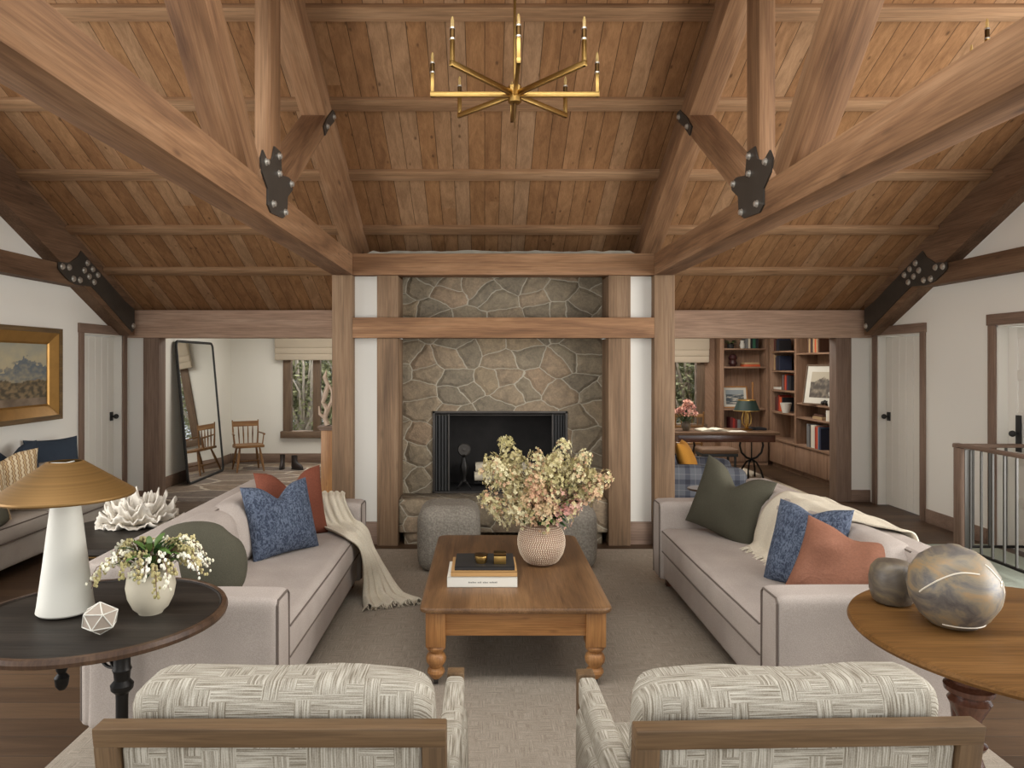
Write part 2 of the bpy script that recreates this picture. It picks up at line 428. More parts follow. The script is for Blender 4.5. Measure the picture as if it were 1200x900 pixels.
# striped dotted cushion
N = NT('striped_ikat'); N.set(.95); v = N.coords(); X, Y, Z = N.sep(v)
wx = N.math('ADD', X, N.math('MULTIPLY', N.math('SINE', N.math('MULTIPLY', Z, 160.0)), .004))
fr = N.math('ABSOLUTE', N.math('SUBTRACT', N.math('FRACT', N.math('DIVIDE', wx, .045)), .5))
col = N.ramp(fr, [(.0, rgb(206, 190, 158)), (.22, rgb(196, 176, 140)), (.26, rgb(112, 76, 56)), (.34, rgb(122, 88, 60)), (.38, rgb(184, 158, 116))])
N.base(col); M['ikat'] = N.m
BOOKC = {}
def bookmat(c):
    if c not in BOOKC: BOOKC[c] = plain('book_cover', rgb(*c), .6)
    return BOOKC[c]
M['pages'] = plain('book_pages', rgb(220, 212, 192), .8)
M['green_shade'] = plain('dark_green_shade', rgb(20, 42, 36), .5)
M['mustard'] = cloth('mustard_cloth', rgb(188, 132, 56), .08)
M['bark'] = plain('tree_bark', rgb(120, 108, 96), .9, var=.3)
M['birch'] = plain('birch_bark', rgb(168, 158, 138), .8, var=.25, bump=.4, bscale=40)
M['blind'] = plain('linen_blind', rgb(186, 172, 152), .9, bump=.15, bscale=200)
M['boot'] = plain('boot_leather', rgb(38, 28, 24), .4)
M['windsor'] = wood('windsor_wood', rgb(88, 58, 34), rgb(126, 90, 54), rgb(146, 110, 70), .45, knots=False, sc_=2)
M['carved'] = plain('carved_pale_wood', rgb(196, 172, 150), .6, var=.1)
M['pot'] = plain('white_pot', rgb(206, 202, 192), .5)
M['firebrick'] = plain('sooty_brick', rgb(34, 31, 29), .9, bump=.5, bscale=20, var=.3)

M['garden_leaf'] = plain('garden_leaf', rgb(140, 142, 104), .6, var=.45)
M['garden_dark'] = plain('garden_dark_leaf', rgb(82, 88, 66), .6, var=.4)
M['pale_bark'] = plain('pale_branch_bark', rgb(178, 168, 156), .8, var=.2)
XL, XR = -4.23, 4.575
YB = 8.6
RS = .46
def roof(y): return 2.288 + RS * (YB - y) if y > 4.1 else 2.288 + RS * (y + .4)

# ---- floor
b = B(); b.box(-4.5, 5.2, -1.5, YB, -.12, 0); o = struct(link('floor', b, M['floor']))
b = B(); b.box(1.62, 5.2, YB, 12.3, -.12, 0); struct(link('floor_study', b, M['floor']))
b = B(); b.box(-4.6, 1.62, YB, 12.3, -.12, .002); struct(link('floor_entry', b, M['flag']))
# ---- ceiling : two sloping planes
b = B()
for (y0, y1) in ((YB + .1, 4.1), (4.1, 2.9)):
    z0, z1 = (2.288 - .046, roof(4.1)) if y0 > 4.2 else (roof(4.1), roof(2.9))
    b.prism([(y0, z0), (y1, z1), (y1, z1 + .1), (y0, z0 + .1)], 'x', -4.4, 6.2)
struct(link('ceiling', b, M['ceiling'], smooth=False))
b = B(); b.box(-4.6, -1.3, YB + .25, 12.3, 2.42, 2.52); struct(link('ceiling_entry', b, M['plaster']))
b = B(); b.box(1.64, 5.2, YB + .25, 12.3, 2.42, 2.52); struct(link('ceiling_study', b, M['plaster']))

def side_wall(name, x0, x1, openings):
    b = B()
    cuts = sorted({4.9, YB} | {a for a, c, z in openings} | {c for a, c, z in openings})
    for a, c in zip(cuts[:-1], cuts[1:]):
        zb = 0
        for (p, q, z) in openings:
            if a >= p - 1e-6 and c <= q + 1e-6: zb = z
        b.prism([(a, zb), (c, zb), (c, roof(c) + .02), (a, roof(a) + .02)], 'x', x0, x1)
    return struct(link(name, b, M['plaster'], smooth=False))
side_wall('wall_left', XL - .16, XL, [(7.63, 8.46, 1.965)])
side_wall('wall_right', XR, XR + .16, [(7.6, 8.45, 1.965), (5.58, 6.48, 1.985)])

# ---- doors in the side walls
def door(idx, x, s, y0, y1, ztop, knob_y, panel=False):
    """s = +1 when the wall's room face looks to +x"""
    root = thing('door_%d' % idx, None, None, (x, (y0 + y1) / 2, 0)); struct(root)
    w = (y1 - y0) / 2
    cw = .085 if not panel else .09
    c = B()
    X0, X1 = (.0, .022) if s > 0 else (-.022, .0)
    c.box(X0, X1, -w - cw, -w, 0, ztop, .003, 'z'); c.box(X0, X1, w, w + cw, 0, ztop, .003, 'z')
    c.box(X0 * 1.3, X1 * 1.3, -w - cw - .01, w + cw + .01, ztop, ztop + .1, .003, 'y')
    link('casing', c, M['trim'], root)
    j = B(); d0, d1 = (-.16, 0) if s > 0 else (0, .16)
    j.box(d0, d1, -w, -w + .015, 0, ztop, 0); j.box(d0, d1, w - .015, w, 0, ztop, 0); j.box(d0, d1, -w, w, ztop - .015, ztop, 0)
    link('jamb', j, M['door'], root, smooth=False)
    sl = B(); sx = -.11 * s
    if not panel:
        nb = 6; bw = (2 * w - .036) / nb
        sl.box(sx - .015, sx + .012, -w + .018, w - .018, .01, ztop - .02)
        for i in range(nb):
            a = -w + .018 + i * bw
            sl.box(sx - .02, sx + .02, a + .002, a + bw - .002, .01, ztop - .02, .005, 'z', seg=1)
    else:
        sl.box(sx - .012, sx + .012, -w + .018, w - .018, .01, ztop - .02)
        st = .11
        sl.box(sx - .02, sx + .02, -w + .018, -w + .018 + st, .01, ztop - .02, .004, 'z'); sl.box(sx - .02, sx + .02, w - .018 - st, w - .018, .01, ztop - .02, .004, 'z')
        for k in range(6):
            zz = .01 + (ztop - .03 - .1) * k / 5
            sl.box(sx - .0199, sx + .0199, -w + .1, w - .1, zz, zz + .09, .004)
    link('slab', sl, M['door'], root)
    h = B(); kx = sx + .02 * s; kz = 1.03
    h.box(min(kx, kx + .012 * s), max(kx, kx + .012 * s), knob_y - .03, knob_y + .03, kz - (.05 if not panel else .16), kz + (.05 if not panel else .16), .002)
    h.sphere((kx + .06 * s, knob_y, kz), .028, 12, 8); h.cyl((kx, knob_y, kz), (kx + .05 * s, knob_y, kz), .01)
    link('knob', h, M['matte_black'], root)
    return root
door(1, XL, 1, 7.63, 8.46, 1.965, .34)
door(2, XR, -1, 7.6, 8.45, 1.965, .34)
door(3, XR, -1, 5.58, 6.48, 1.985, .30, True)

# ---- baseboards
def bb(name, *a):
    b = B(); b.box(*a, .004); return struct(link(name, b, M['trim']))
bb('baseboard_left', XL, XL + .02, 4.9, 7.53, 0, .14)
bb('baseboard_right', XR - .02, XR, 6.58, 7.5, 0, .14)
bb('baseboard_right_near', XR - .02, XR, 4.9, 5.48, 0, .14)
# ---- back plane of the room: header beams, posts, wall strips
def tthing(name, label, cat, *boxes, m='post', grain='z', bev=.006, group=None):
    b = B()
    for q in boxes: b.box(*q, bev, grain)
    o = link(name, b, M[m]); return tag(o, label, cat, group)
tthing('header_beam', 'pinkish brown header beam over the wide opening to the entry hall on the left', 'beam', (XL, -1.4, YB - .04, YB + .22, 1.944, 2.27), m='header', grain='x')
tthing('header_beam', 'pinkish brown header beam over the wide opening to the study on the right', 'beam', (1.72, XR, YB - .04, YB + .22, 1.944, 2.27), m='header', grain='x')
tthing('timber_post', 'slim reddish brown post at the left end of the entry hall opening', 'post', (-4.05, -3.86, YB, YB + .18, 0, 1.944), m='trim')
tthing('timber_post', 'slim brown post between the bookcase and the narrow white wall strip on the right', 'post', (4.17, 4.35, YB, YB + .18, 0, 1.944), m='trim')
b = B(); b.box(XL - .1, -4.05, YB + .02, YB + .16, 0, 1.944); struct(link('wall_back_left', b, M['plaster']))
b = B(); b.box(4.35, XR + .1, YB + .02, YB + .16, 0, 1.944); struct(link('wall_back_right', b, M['plaster']))
bb('baseboard_back_left', XL, -4.05, YB - .0, YB + .02, 0, .13); bb('baseboard_back_right', 4.35, XR, YB - .0, YB + .02, 0, .14)
b = B(); b.box(-4.3, 6, YB + .1, YB + .2, 2.24, 2.6); struct(link('wall_above_header', b, M['plaster']))

# ---- fireplace frame timbers
PF = 6.5
tthing('timber_post', 'tall outer timber post left of the fireplace beside the throw', 'post', (-1.369, -1.185, PF, PF + .22, 0, 2.437))
tthing('timber_post', 'tall outer timber post right of the fireplace beside the right sofa', 'post', (1.521, 1.705, PF, PF + .22, 0, 2.437))
def jamb(name, label, x0, x1):
    tthing(name, label, 'post', (x0, x1, PF + .03, 6.98, 0, 1.872), (x0, x1, PF + .03, 6.98, 2.055, 2.437))
jamb('timber_post', 'inner timber post along the left edge of the fireplace stonework', -.971, -.78)
jamb('timber_post', 'inner timber post along the right edge of the fireplace stonework', 1.116, 1.315)
tthing('timber_lintel', 'upper horizontal timber lintel directly below the sloping ceiling', 'beam', (-1.185, 1.521, PF, PF + .2, 2.437, 2.629), m='beam', grain='x')
tthing('timber_lintel', 'lower horizontal timber lintel crossing the fireplace stonework', 'beam', (-1.185, 1.521, PF - .005, PF + .2, 1.872, 2.055), m='beam', grain='x')
for nm, x0, x1 in (('wall_panel_left', -1.185, -.971), ('wall_panel_right', 1.315, 1.521)):
    b = B(); b.box(x0, x1, PF + .12, PF + .18, .2, 1.872); b.box(x0, x1, PF + .12, PF + .18, 2.055, 2.437); struct(link(nm, b, M['white_panel']))
bb('baseboard_fire_left', -1.185, -.971, PF + .08, PF + .2, 0, .2); bb('baseboard_fire_right', 1.315, 1.521, PF + .08, PF + .2, 0, .2)
for nm, x0, x1 in (('wall_partition_left', -1.34, -1.2), ('wall_partition_right', 1.54, 1.68)):
    b = B(); b.box(x0, x1, 6.73, 12.0, 0, 2.42); struct(link(nm, b, M['plaster']))

# ---- fireplace
fp = thing('fireplace', 'fieldstone fireplace with black metal firebox between timber posts', 'fireplace', (.16, 6.9, 0))
ox, oy = .16, 6.9
L, R, ZB, ZT = -.495 - ox, .788 - ox, .41, 1.19
b = B()
def disp_panel(b, x0, x1, z0, z1, y, y2, nx, nz):
    b.box(x0, x1, y, y2, z0, z1)
x0, x1 = -.78 - ox, 1.116 - ox
disp_panel(b, x0, L, 0, 2.63, 0, .6, 1, 1); disp_panel(b, R, x1, 0, 2.63, 0, .6, 1, 1)
disp_panel(b, L, R, ZT, 2.63, 0, .6, 1, 1); disp_panel(b, L, R, 0, ZB, 0, .6, 1, 1)
link('stone_surround', b, M['stone'], fp, smooth=False)
b = B(); b.box(x0, x1, -.34, .0, .11, .41, .015); b.box(x0 + .05, -.28, -.3, .0, 0, .12); b.box(.3, x1 - .05, -.3, .0, 0, .12)
link('hearth', b, M['stone'], fp)
b = B()
b.box(L, R, .5, .56, ZB, ZT); b.box(L, L + .02, .03, .5, ZB, ZT); b.box(R - .02, R, .03, .5, ZB, ZT); b.box(L, R, .03, .5, ZB, ZB + .012); b.box(L, R, .03, .5, ZT - .02, ZT)
link('firebox', b, M['firebrick'], fp, smooth=False)
b = B(); t = .022
b.box(L, R, -.012, .03, ZT - t, ZT, .003); b.box(L, L + t, -.012, .03, ZB, ZT, .003); b.box(R - t, R, -.012, .03, ZB, ZT, .003); b.box(L, R, -.012, .03, ZB, ZB + .014, .003)
link('metal_frame', b, M['steel'], fp)
for s, a, e in ((0, L + .022, L + .16), (1, R - .14, R - .022)):
    b = B(); n = 9
    for i in range(n):
        x = a + (e - a) * (i + .5) / n
        b.tube([(x, .035 + .012 * (i % 2), ZB + .015), (x, .035 + .012 * (i % 2), ZT - .03)], .0095, 8)
    link('mesh_curtain', b, M['matte_black'], fp)
b = B(); b.cyl((L + .15, .03, ZB + .02), (L + .15, .03, ZT - .03), .008); b.cyl((R - .14, .03, ZB + .02), (R - .14, .03, ZT - .03), .008); b.cyl((L + .02, .03, ZT - .04), (R - .02, .03, ZT - .04), .007)
link('curtain_rod', b, M['steel'], fp)
# rough ledge on top of the chimney
b = B(); rl_ = random.Random(2); n = 40
top = [(-1.1 + 2.51 * i / n, 2.69 + rl_.uniform(-.008, .008) - (.03 if i in (0, n) else 0) - .012 * abs(i / n - .5)) for i in range(n + 1)]
b.prism([(-1.1, 2.631)] + top + [(1.41, 2.631)], 'y', 6.74, 7.9); o = struct(link('trim_1', b, plain('rough_mortar_cap', rgb(150, 144, 130), .9, bump=.6, bscale=30, var=.2), smooth=False))
# andiron
an = thing('andiron', 'black andiron with round disc finial standing in the firebox', 'andiron', (-.2, 7.02, .424))
b = B()
b.lathe([(.024, .08), (.02, .12), (.032, .16), (.038, .22), (.026, .27), (.016, .31), (.026, .325), (.014, .34)], 14)
b.box(-.012, .012, 0, .32, .06, .085, .004)
b.beam((-.07, 0, 0), (-.01, 0, .09), .02, .018); b.beam((.07, 0, 0), (.01, 0, .09), .02, .018); b.box(-.012, .012, .3, .32, 0, .07)
link('standard', b, M['black'], an)
b = B(); b.lathe([(.0, -.012), (.055, -.012), (.065, 0), (.055, .012), (0, .012)], 24, M=Matrix.Translation((0, 0, .385)) @ Matrix.Rotation(pi / 2, 4, 'X'))
b.lathe([(.0, -.02), (.018, -.018), (.018, .018), (0, .02)], 16, M=Matrix.Translation((0, 0, .385)) @ Matrix.Rotation(pi / 2, 4, 'X'))
link('disc_finial', b, M['steel'], an)
# grate + birch logs
b = B()
for i in range(6): b.beam((-.06 + i * .1, 7.02, .49), (-.06 + i * .1, 7.28, .49), .015, .015)
b.beam((-.1, 7.05, .48), (.5, 7.05, .48), .015, .015); b.beam((-.1, 7.25, .48), (.5, 7.25, .48), .015, .015)
for x in (-.05, .45):
    for y in (7.05, 7.25): b.beam((x, y, .422), (x, y, .48), .015, .015)
tag(link('fire_grate', b, M['black']), 'black iron grate holding the pale birch logs', 'grate')
b = B()
logs = [((-.10, 7.06, .545), (.5, 7.08, .545), .045, 'pale birch log lying front and low on the fire grate'), ((-.08, 7.19, .55), (.5, 7.2, .55), .048, 'pale birch log lying at the back of the fire grate'), ((-.09, 7.12, .628), (.46, 7.14, .628), .045, 'pale birch log on top of the stack in the firebox')]
for p0, p1, r, lab in logs:
    b = B(); b.tube([Vector(p0).lerp(Vector(p1), k / 6) + Vector((0, 0, .003 * sin(k * 2))) for k in range(7)], [r * (1 + .06 * sin(k * 1.7)) for k in range(7)], 14)
    tag(link('birch_log', b, M['birch']), lab, 'log', 'birch logs in the firebox')

# ---- purlins
for y, lab in ((7.8, 'lowest long purlin batten across the sloping plank ceiling'), (7.11, 'second lowest purlin batten across the sloping plank ceiling'), (6.36, 'third purlin batten from the bottom of the plank ceiling'), (5.6, 'purlin batten behind the chandelier arms on the plank ceiling'), (4.85, 'topmost visible purlin batten along the top edge of the photo')):
    b = B()
    z = roof(y)
    b.beam((-4.08, y, z - .022), (4.42, y, z - .022), .11, .045, .004, up=(0, sin(math.atan(RS)), cos(math.atan(RS))))
    tag(link('ceiling_purlin', b, M['purlin']), lab, 'ceiling batten', 'purlins under the plank ceiling')

# ---- trusses over the room (side = sign of the inward face)
GUS = [(245, 400), (275, 470), (305, 455), (318, 378), (355, 415), (365, 560), (405, 570), (430, 600), (430, 650), (400, 690), (395, 800), (370, 825), (295, 790), (275, 740), (275, 640), (240, 540), (230, 450)]
GB = [(262, 475), (342, 440), (342, 548), (418, 612), (305, 735), (380, 788)]
UPP = [(685, 150), (697, 180), (690, 225), (660, 262), (635, 312), (625, 255), (650, 195)]
UB = [(684, 196), (644, 255)]
def cv(p, s=5.294, o_=(260, 100), X=-1.185): return on_plane(o_[0] + p[0] / s, o_[1] + p[1] / s, X)
GUS = [cv(p) for p in GUS]; GB = [cv(p) for p in GB]; UPP = [cv(p) for p in UPP]; UB = [cv(p) for p in UB]
def bolt(b, x, y, z, s, r=.014):
    b.lathe([(r * 1.25, 0), (r * 1.25, .004), (r, .006), (r * .95, .016), (r * .5, .02)], 10, M=Matrix.Translation((x, y, z)) @ Matrix.Rotation(s * pi / 2, 4, 'Y'))
def truss(x_in, s, label):
    """x_in: x of the face towards the room centre; s=+1 when that face looks to +x"""
    x_out = x_in - s * .184; xc = (x_in + x_out) / 2
    root = thing('roof_truss', label, 'truss', (xc, 6.5, 0))
    T = Vector((-xc, -6.5, 0))
    def bm_(name, p0, p1, w, h, x=None, m='beam', up=(0, 0, 1)):
        b = B(); xx = 0 if x is None else x - xc
        b.beam((xx, p0[0] - 6.5, p0[1]), (xx, p1[0] - 6.5, p1[1]), w, h, .006, up); return link(name, b, M[m], root)
    bm_('bottom_chord', (6.705, 2.533), (-.4, 2.533), .184, .192)
    n = 1 / math.cos(math.atan(RS))
    bm_('rafter', (8.45, roof(8.45) - .14), (4.1, roof(4.1) - .14), .184, .24)
    bm_('rafter', (4.1, roof(4.1) - .14), (.9, roof(.9) - .14), .184, .24)
    bm_('king_post', (4.118, 2.62), (4.118, 4.3), .09, .195, x_in - s * .046, up=(0, 1, 0))
    bm_('strut', (3.78, 2.62), (2.75, 3.67), .18, .193)
    bm_('strut', (4.25, 2.64), (5.62, 3.57), .18, .12)
    for poly, bl in ((GUS, GB), (UPP, UB)):
        b = B(); a = x_in - xc + s * .001; e = a + s * .009
        b.prism([(p[0] - 6.5, p[1]) for p in poly], 'x', min(a, e), max(a, e))
        pl = link('gusset_plate', b, M['gusset'], root, smooth=False)
        for (y, z) in bl:
            b = B(); bolt(b, e, y - 6.5, z, s, .017); link('bolt', b, M['bolt'], pl)
truss(-1.185, 1, 'heavy timber roof truss left of the chandelier with black gusset plate')
truss(1.521, -1, 'heavy timber roof truss right of the chandelier with black gusset plate')

WG = [(445, 165), (415, 215), (350, 262), (262, 255), (262, 310), (290, 350), (350, 410), (420, 445), (530, 455), (600, 530), (860, 825), (878, 800), (878, 640), (800, 570)]
WB = [(290, 293), (345, 300), (380, 392), (433, 403), (494, 266), (537, 315), (468, 324), (578, 362), (508, 374), (548, 420), (866, 775)]
WG = [cv(p, 6.92, (30, 270), -4.08) for p in WG]; WB = [cv(p, 6.92, (30, 270), -4.08) for p in WB]
def wall_truss(x_wall, s, label):
    xc = x_wall + s * .075
    root = thing('wall_truss', label, 'truss', (xc, 8.4, 0))
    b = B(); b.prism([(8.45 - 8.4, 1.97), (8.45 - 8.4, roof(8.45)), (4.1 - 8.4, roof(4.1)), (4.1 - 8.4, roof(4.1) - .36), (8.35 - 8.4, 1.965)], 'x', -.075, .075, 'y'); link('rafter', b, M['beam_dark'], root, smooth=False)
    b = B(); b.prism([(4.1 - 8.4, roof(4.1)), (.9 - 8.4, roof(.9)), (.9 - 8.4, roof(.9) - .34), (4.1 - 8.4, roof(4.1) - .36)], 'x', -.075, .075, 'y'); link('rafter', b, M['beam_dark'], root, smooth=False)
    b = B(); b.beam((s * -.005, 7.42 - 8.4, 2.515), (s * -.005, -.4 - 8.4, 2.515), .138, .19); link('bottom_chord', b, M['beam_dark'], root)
    b = B(); a, e = s * .0755, s * .084; b.prism([(p[0] - 8.4, min(p[1], roof(p[0]) - .01)) for p in WG], 'x', min(a, e), max(a, e)); pl = link('gusset_plate', b, M['gusset'], root, smooth=False)
    for (y, z) in WB:
        b = B(); bolt(b, e, y - 8.4, z, s, .026); link('bolt', b, M['bolt'], pl)
wall_truss(XL, 1, 'dark timber half truss with bolted steel plate against the left wall')
wall_truss(XR, -1, 'dark timber half truss with bolted steel plate against the right wall')

# ---- entry hall and study shells
b = B(); b.box(-4.36, -4.2, YB + .18, 12.15, 0, 2.42); struct(link('wall_entry_left', b, M['plaster']))
def rear(name, x0, x1, wx0, wx1, wz0, wz1, m='plaster'):
    b = B(); y0, y1 = 12.0, 12.15
    b.box(x0, wx0, y0, y1, 0, 2.42); b.box(wx1, x1, y0, y1, 0, 2.42); b.box(wx0, wx1, y0, y1, 0, wz0); b.box(wx0, wx1, y0, y1, wz1, 2.42)
    struct(link(name, b, M[m], smooth=False))
rear('wall_entry_back', -4.36, -1.2, -3.3, -2.25, .5, 2.05)
rear('wall_study_back', 1.54, 5.2, 2.5, 3.6, .62, 2.05, 'shelf')
b = B(); b.box(4.93, 5.08, YB + .2, 12.15, 0, 2.42); struct(link('wall_study_right', b, M['shelf']))
b = B(); b.box(4.35, 5.0, YB + .16, YB + .34, 0, 2.42); struct(link('wall_study_front', b, M['plaster']))
bb('baseboard_entry_left', -4.2, -4.18, YB + .2, 11.98, 0, .15); bb('baseboard_entry_back', -4.18, -1.36, 11.98, 12.0, 0, .15)
def window(idx, x0, x1, z0, z1, mull):
    r = struct(thing('window_%d' % idx, None, None, ((x0 + x1) / 2, 12.0, 0)))
    c = (x0 + x1) / 2; w = (x1 - x0) / 2
    b = B(); b.box(-w - .03, -w + .1, -.03, .1, z0, z1, .004, 'z'); b.box(w - .1, w + .03, -.03, .1, z0, z1, .004, 'z'); b.box(-w - .03, w + .03, -.03, .1, z1 - .08, z1 + .03, .004)
    link('window_frame', b, M['trim_dark'], r)
    b = B(); b.box(-w - .06, w + .06, -.09, .12, z0 - .09, z0 + .02, .006); link('window_sill', b, M['trim_dark'], r)
    for m_ in mull:
        b = B(); b.box(m_ - c - .06, m_ - c + .06, -.01, .09, z0, z1, .004, 'z'); link('mullion', b, M['trim_dark'], r)
    b = B(); b.box(-w, w, .05, .056, z0, z1); link('pane', b, M['glass'], r, smooth=False)
window(1, -3.3, -2.25, .5, 2.05, [-2.78])
window(2, 2.5, 3.6, .62, 2.05, [3.1])
def blind(x0, x1, z0, label):
    r = thing('roman_blind', label, 'blind', ((x0 + x1) / 2, 11.9, z0)); w = (x1 - x0) / 2
    b = B()
    prof = [(-.0, 0), (-.015, .0)]
    b.box(-w, w, -.03, .03, 0, .12, .02); b.box(-w, w, -.045, .03, .10, .22, .025); b.box(-w, w, -.06, .03, .20, .5, .03)
    link('folded_fabric', b, M['blind'], r)
blind(-3.44, -2.15, 1.69, 'beige linen roman blind folded above the entry hall window')
blind(2.4, 3.68, 1.65, 'beige linen roman blind folded above the study window')
# ---- rugs
b = B(); b.box(-1.78, 2.14, .6, 6.375, .001, .013, .003); tag(link('rug', b, M['rug']), 'large woven taupe rug under the coffee table and sofas', 'rug')
b = B(); b.box(3.25, 4.54, 4.7, 6.56, .001, .01, .002); tag(link('rug', b, M['rug_pale']), 'pale green rug on the floor by the stair railing', 'rug')

def piping(parent, pts, r=.0048, closed=False, m='piping'):
    b = B(); b.tube(pts, r, 6, closed); return link('piping', b, M[m], parent)
def softbox(b, x0, x1, y0, y1, z0, z1, rad=.05, puff=.0, n=(10, 12, 5)):
    """rounded upholstery block, gently domed; grid on all six faces"""
    cx, cy, cz = (x0 + x1) / 2, (y0 + y1) / 2, (z0 + z1) / 2
    hx, hy, hz = (x1 - x0) / 2, (y1 - y0) / 2, (z1 - z0) / 2
    idx = {}; co = []; fs = []
    def steps(h, k):
        a = [-1 + 2 * i / k for i in range(k + 1)]; e = min(.45, rad / h)
        a = sorted(set([round(t, 5) for t in a if abs(t) < 1 - e] + [-1, -1 + e * .35, -1 + e, 1 - e, 1 - e * .35, 1]))
        return a
    SX, SY, SZ = steps(hx, n[0]), steps(hy, n[1]), steps(hz, n[2])
    def pt(u, v, w):
        p = Vector((u * hx, v * hy, w * hz)); q = Vector((max(-hx + rad, min(hx - rad, p.x)), max(-hy + rad, min(hy - rad, p.y)), max(-hz + min(rad, hz), min(hz - min(rad, hz), p.z))))
        d = p - q
        if d.length > 1e-6:
            d = d.normalized() * min(rad, d.length if d.length < rad else rad); p = q + d
        if puff:
            p.x += (1 if u > 0 else -1) * (abs(u) > .999) * puff * (1 - v * v) * (1 - w * w)
            p.y += (1 if v > 0 else -1) * (abs(v) > .999) * puff * (1 - u * u) * (1 - w * w)
            p.z += (1 if w > 0 else -1) * (abs(w) > .999) * puff * (1 - u ** 4) * (1 - v ** 4)
        return Vector((cx, cy, cz)) + p
    def vid(u, v, w):
        k = (round(u, 4), round(v, 4), round(w, 4))
        if k not in idx: idx[k] = len(co); co.append(pt(u, v, w))
        return idx[k]
    for fixed, A, Bq in ((0, SY, SZ), (1, SX, SZ), (2, SX, SY)):
        for s in (-1, 1):
            for i in range(len(A) - 1):
                for j in range(len(Bq) - 1):
                    q = []
                    for (ii, jj) in ((i, j), (i + 1, j), (i + 1, j + 1), (i, j + 1)):
                        a, c = A[ii], Bq[jj]
                        t = (s, a, c) if fixed == 0 else ((a, s, c) if fixed == 1 else (a, c, s))
                        q.append(vid(*t))
                    if len(set(q)) == 4: fs.append(q)
    return b.raw(co, fs)

def sofa(name, label, L=2.31, D=.85, mat='sofa', arm_h=.64, back_h=.79, seat_h=.46, n_back=2, loc=(0, 0, 0), rotz=0, arms=(1, 1), n_seat=1):
    """front faces +x at x=0; runs along y from 0 to L"""
    r = thing(name, label, 'sofa', loc, rotz)
    aw = .20
    a0 = aw if arms[0] else 0; a1 = L - aw if arms[1] else L
    b = B(); softbox(b, -D + .02, -.03, .02, L - .02, .09, .285, .025); link('base', b, M[mat], r)
    for (x, y) in ((-.1, .1), (-.1, L - .1), (-D + .1, .1), (-D + .1, L - .1)):
        b = B(); b.box(x - .03, x + .03, y - .03, y + .03, 0, .1, .004, 'z'); link('leg', b, M['mahog'], r)
    for k in range(n_seat):
        s0 = a0 + (a1 - a0) * k / n_seat + .006; s1 = a0 + (a1 - a0) * (k + 1) / n_seat - .006
        b = B(); softbox(b, -D + .2, -.005, s0, s1, .283, seat_h, .035, .014, (12, 22, 5)); c = link('seat_cushion', b, M[mat], r)
        for z in (seat_h - .018, .30):
            piping(c, [(-.3, s0 + .002, z), (-.04, s0 + .004, z), (-.008, s0 + .035, z), (-.002, (s0 + s1) / 2, z), (-.008, s1 - .035, z), (-.04, s1 - .004, z), (-.3, s1 - .002, z)])
    for k, on in enumerate(arms):
        if not on: continue
        y0, y1 = (0, aw) if k == 0 else (L - aw, L)
        b = B(); softbox(b, -D + .03, 0, y0, y1, .08, arm_h, .03, .006, (14, 6, 10)); a = link('arm', b, M[mat], r)
        e = .012
        piping(a, [(.0, y0 + e, .1), (.0, y0 + e, arm_h - .03), (-.002, y0 + .03, arm_h - e), (-.002, y1 - .03, arm_h - e), (0, y1 - e, arm_h - .03), (0, y1 - e, .1)])
    b = B(); softbox(b, -D, -D + .17, .005, L - .005, .09, back_h, .03, .004, (5, 20, 10)); bk = link('backrest', b, M[mat], r)
    piping(bk, [(-D + .01, .012, .12), (-D + .01, .012, back_h - .02), (-D + .03, .03, back_h - .006), (-D + .03, L - .03, back_h - .006), (-D + .01, L - .012, back_h - .02), (-D + .01, L - .012, .12)])
    piping(bk, [(-D + .16, a0, back_h - .008), (-D + .16, a1, back_h - .008)])
    for k in range(n_back):
        s0 = a0 + (a1 - a0) * k / n_back + .008; s1 = a0 + (a1 - a0) * (k + 1) / n_back - .008
        b = B(); softbox(b, -D + .15, -D + .36, s0, s1, seat_h + .005, back_h + .0, .075, .02, (6, 14, 8))
        for v in b.bm.verts: v.co.x -= (v.co.z - seat_h) * .22
        link('back_cushion', b, M[mat], r)
    return r
sofa('sofa', 'greige linen sofa left of the coffee table with blue and rust pillows', loc=(-.885, 3.09, 0))
sofa('sofa', 'greige linen sofa right of the coffee table with olive and terracotta pillows', loc=(1.262, 5.43, 0), rotz=pi, L=2.31)
sofa('sofa', 'light grey sofa against the left wall below the gold framed painting', L=2.3, D=.62, mat='sofa_grey', loc=(-3.58, 4.75, 0), arm_h=.56, back_h=.72, seat_h=.43, n_seat=2, arms=(1, 0))

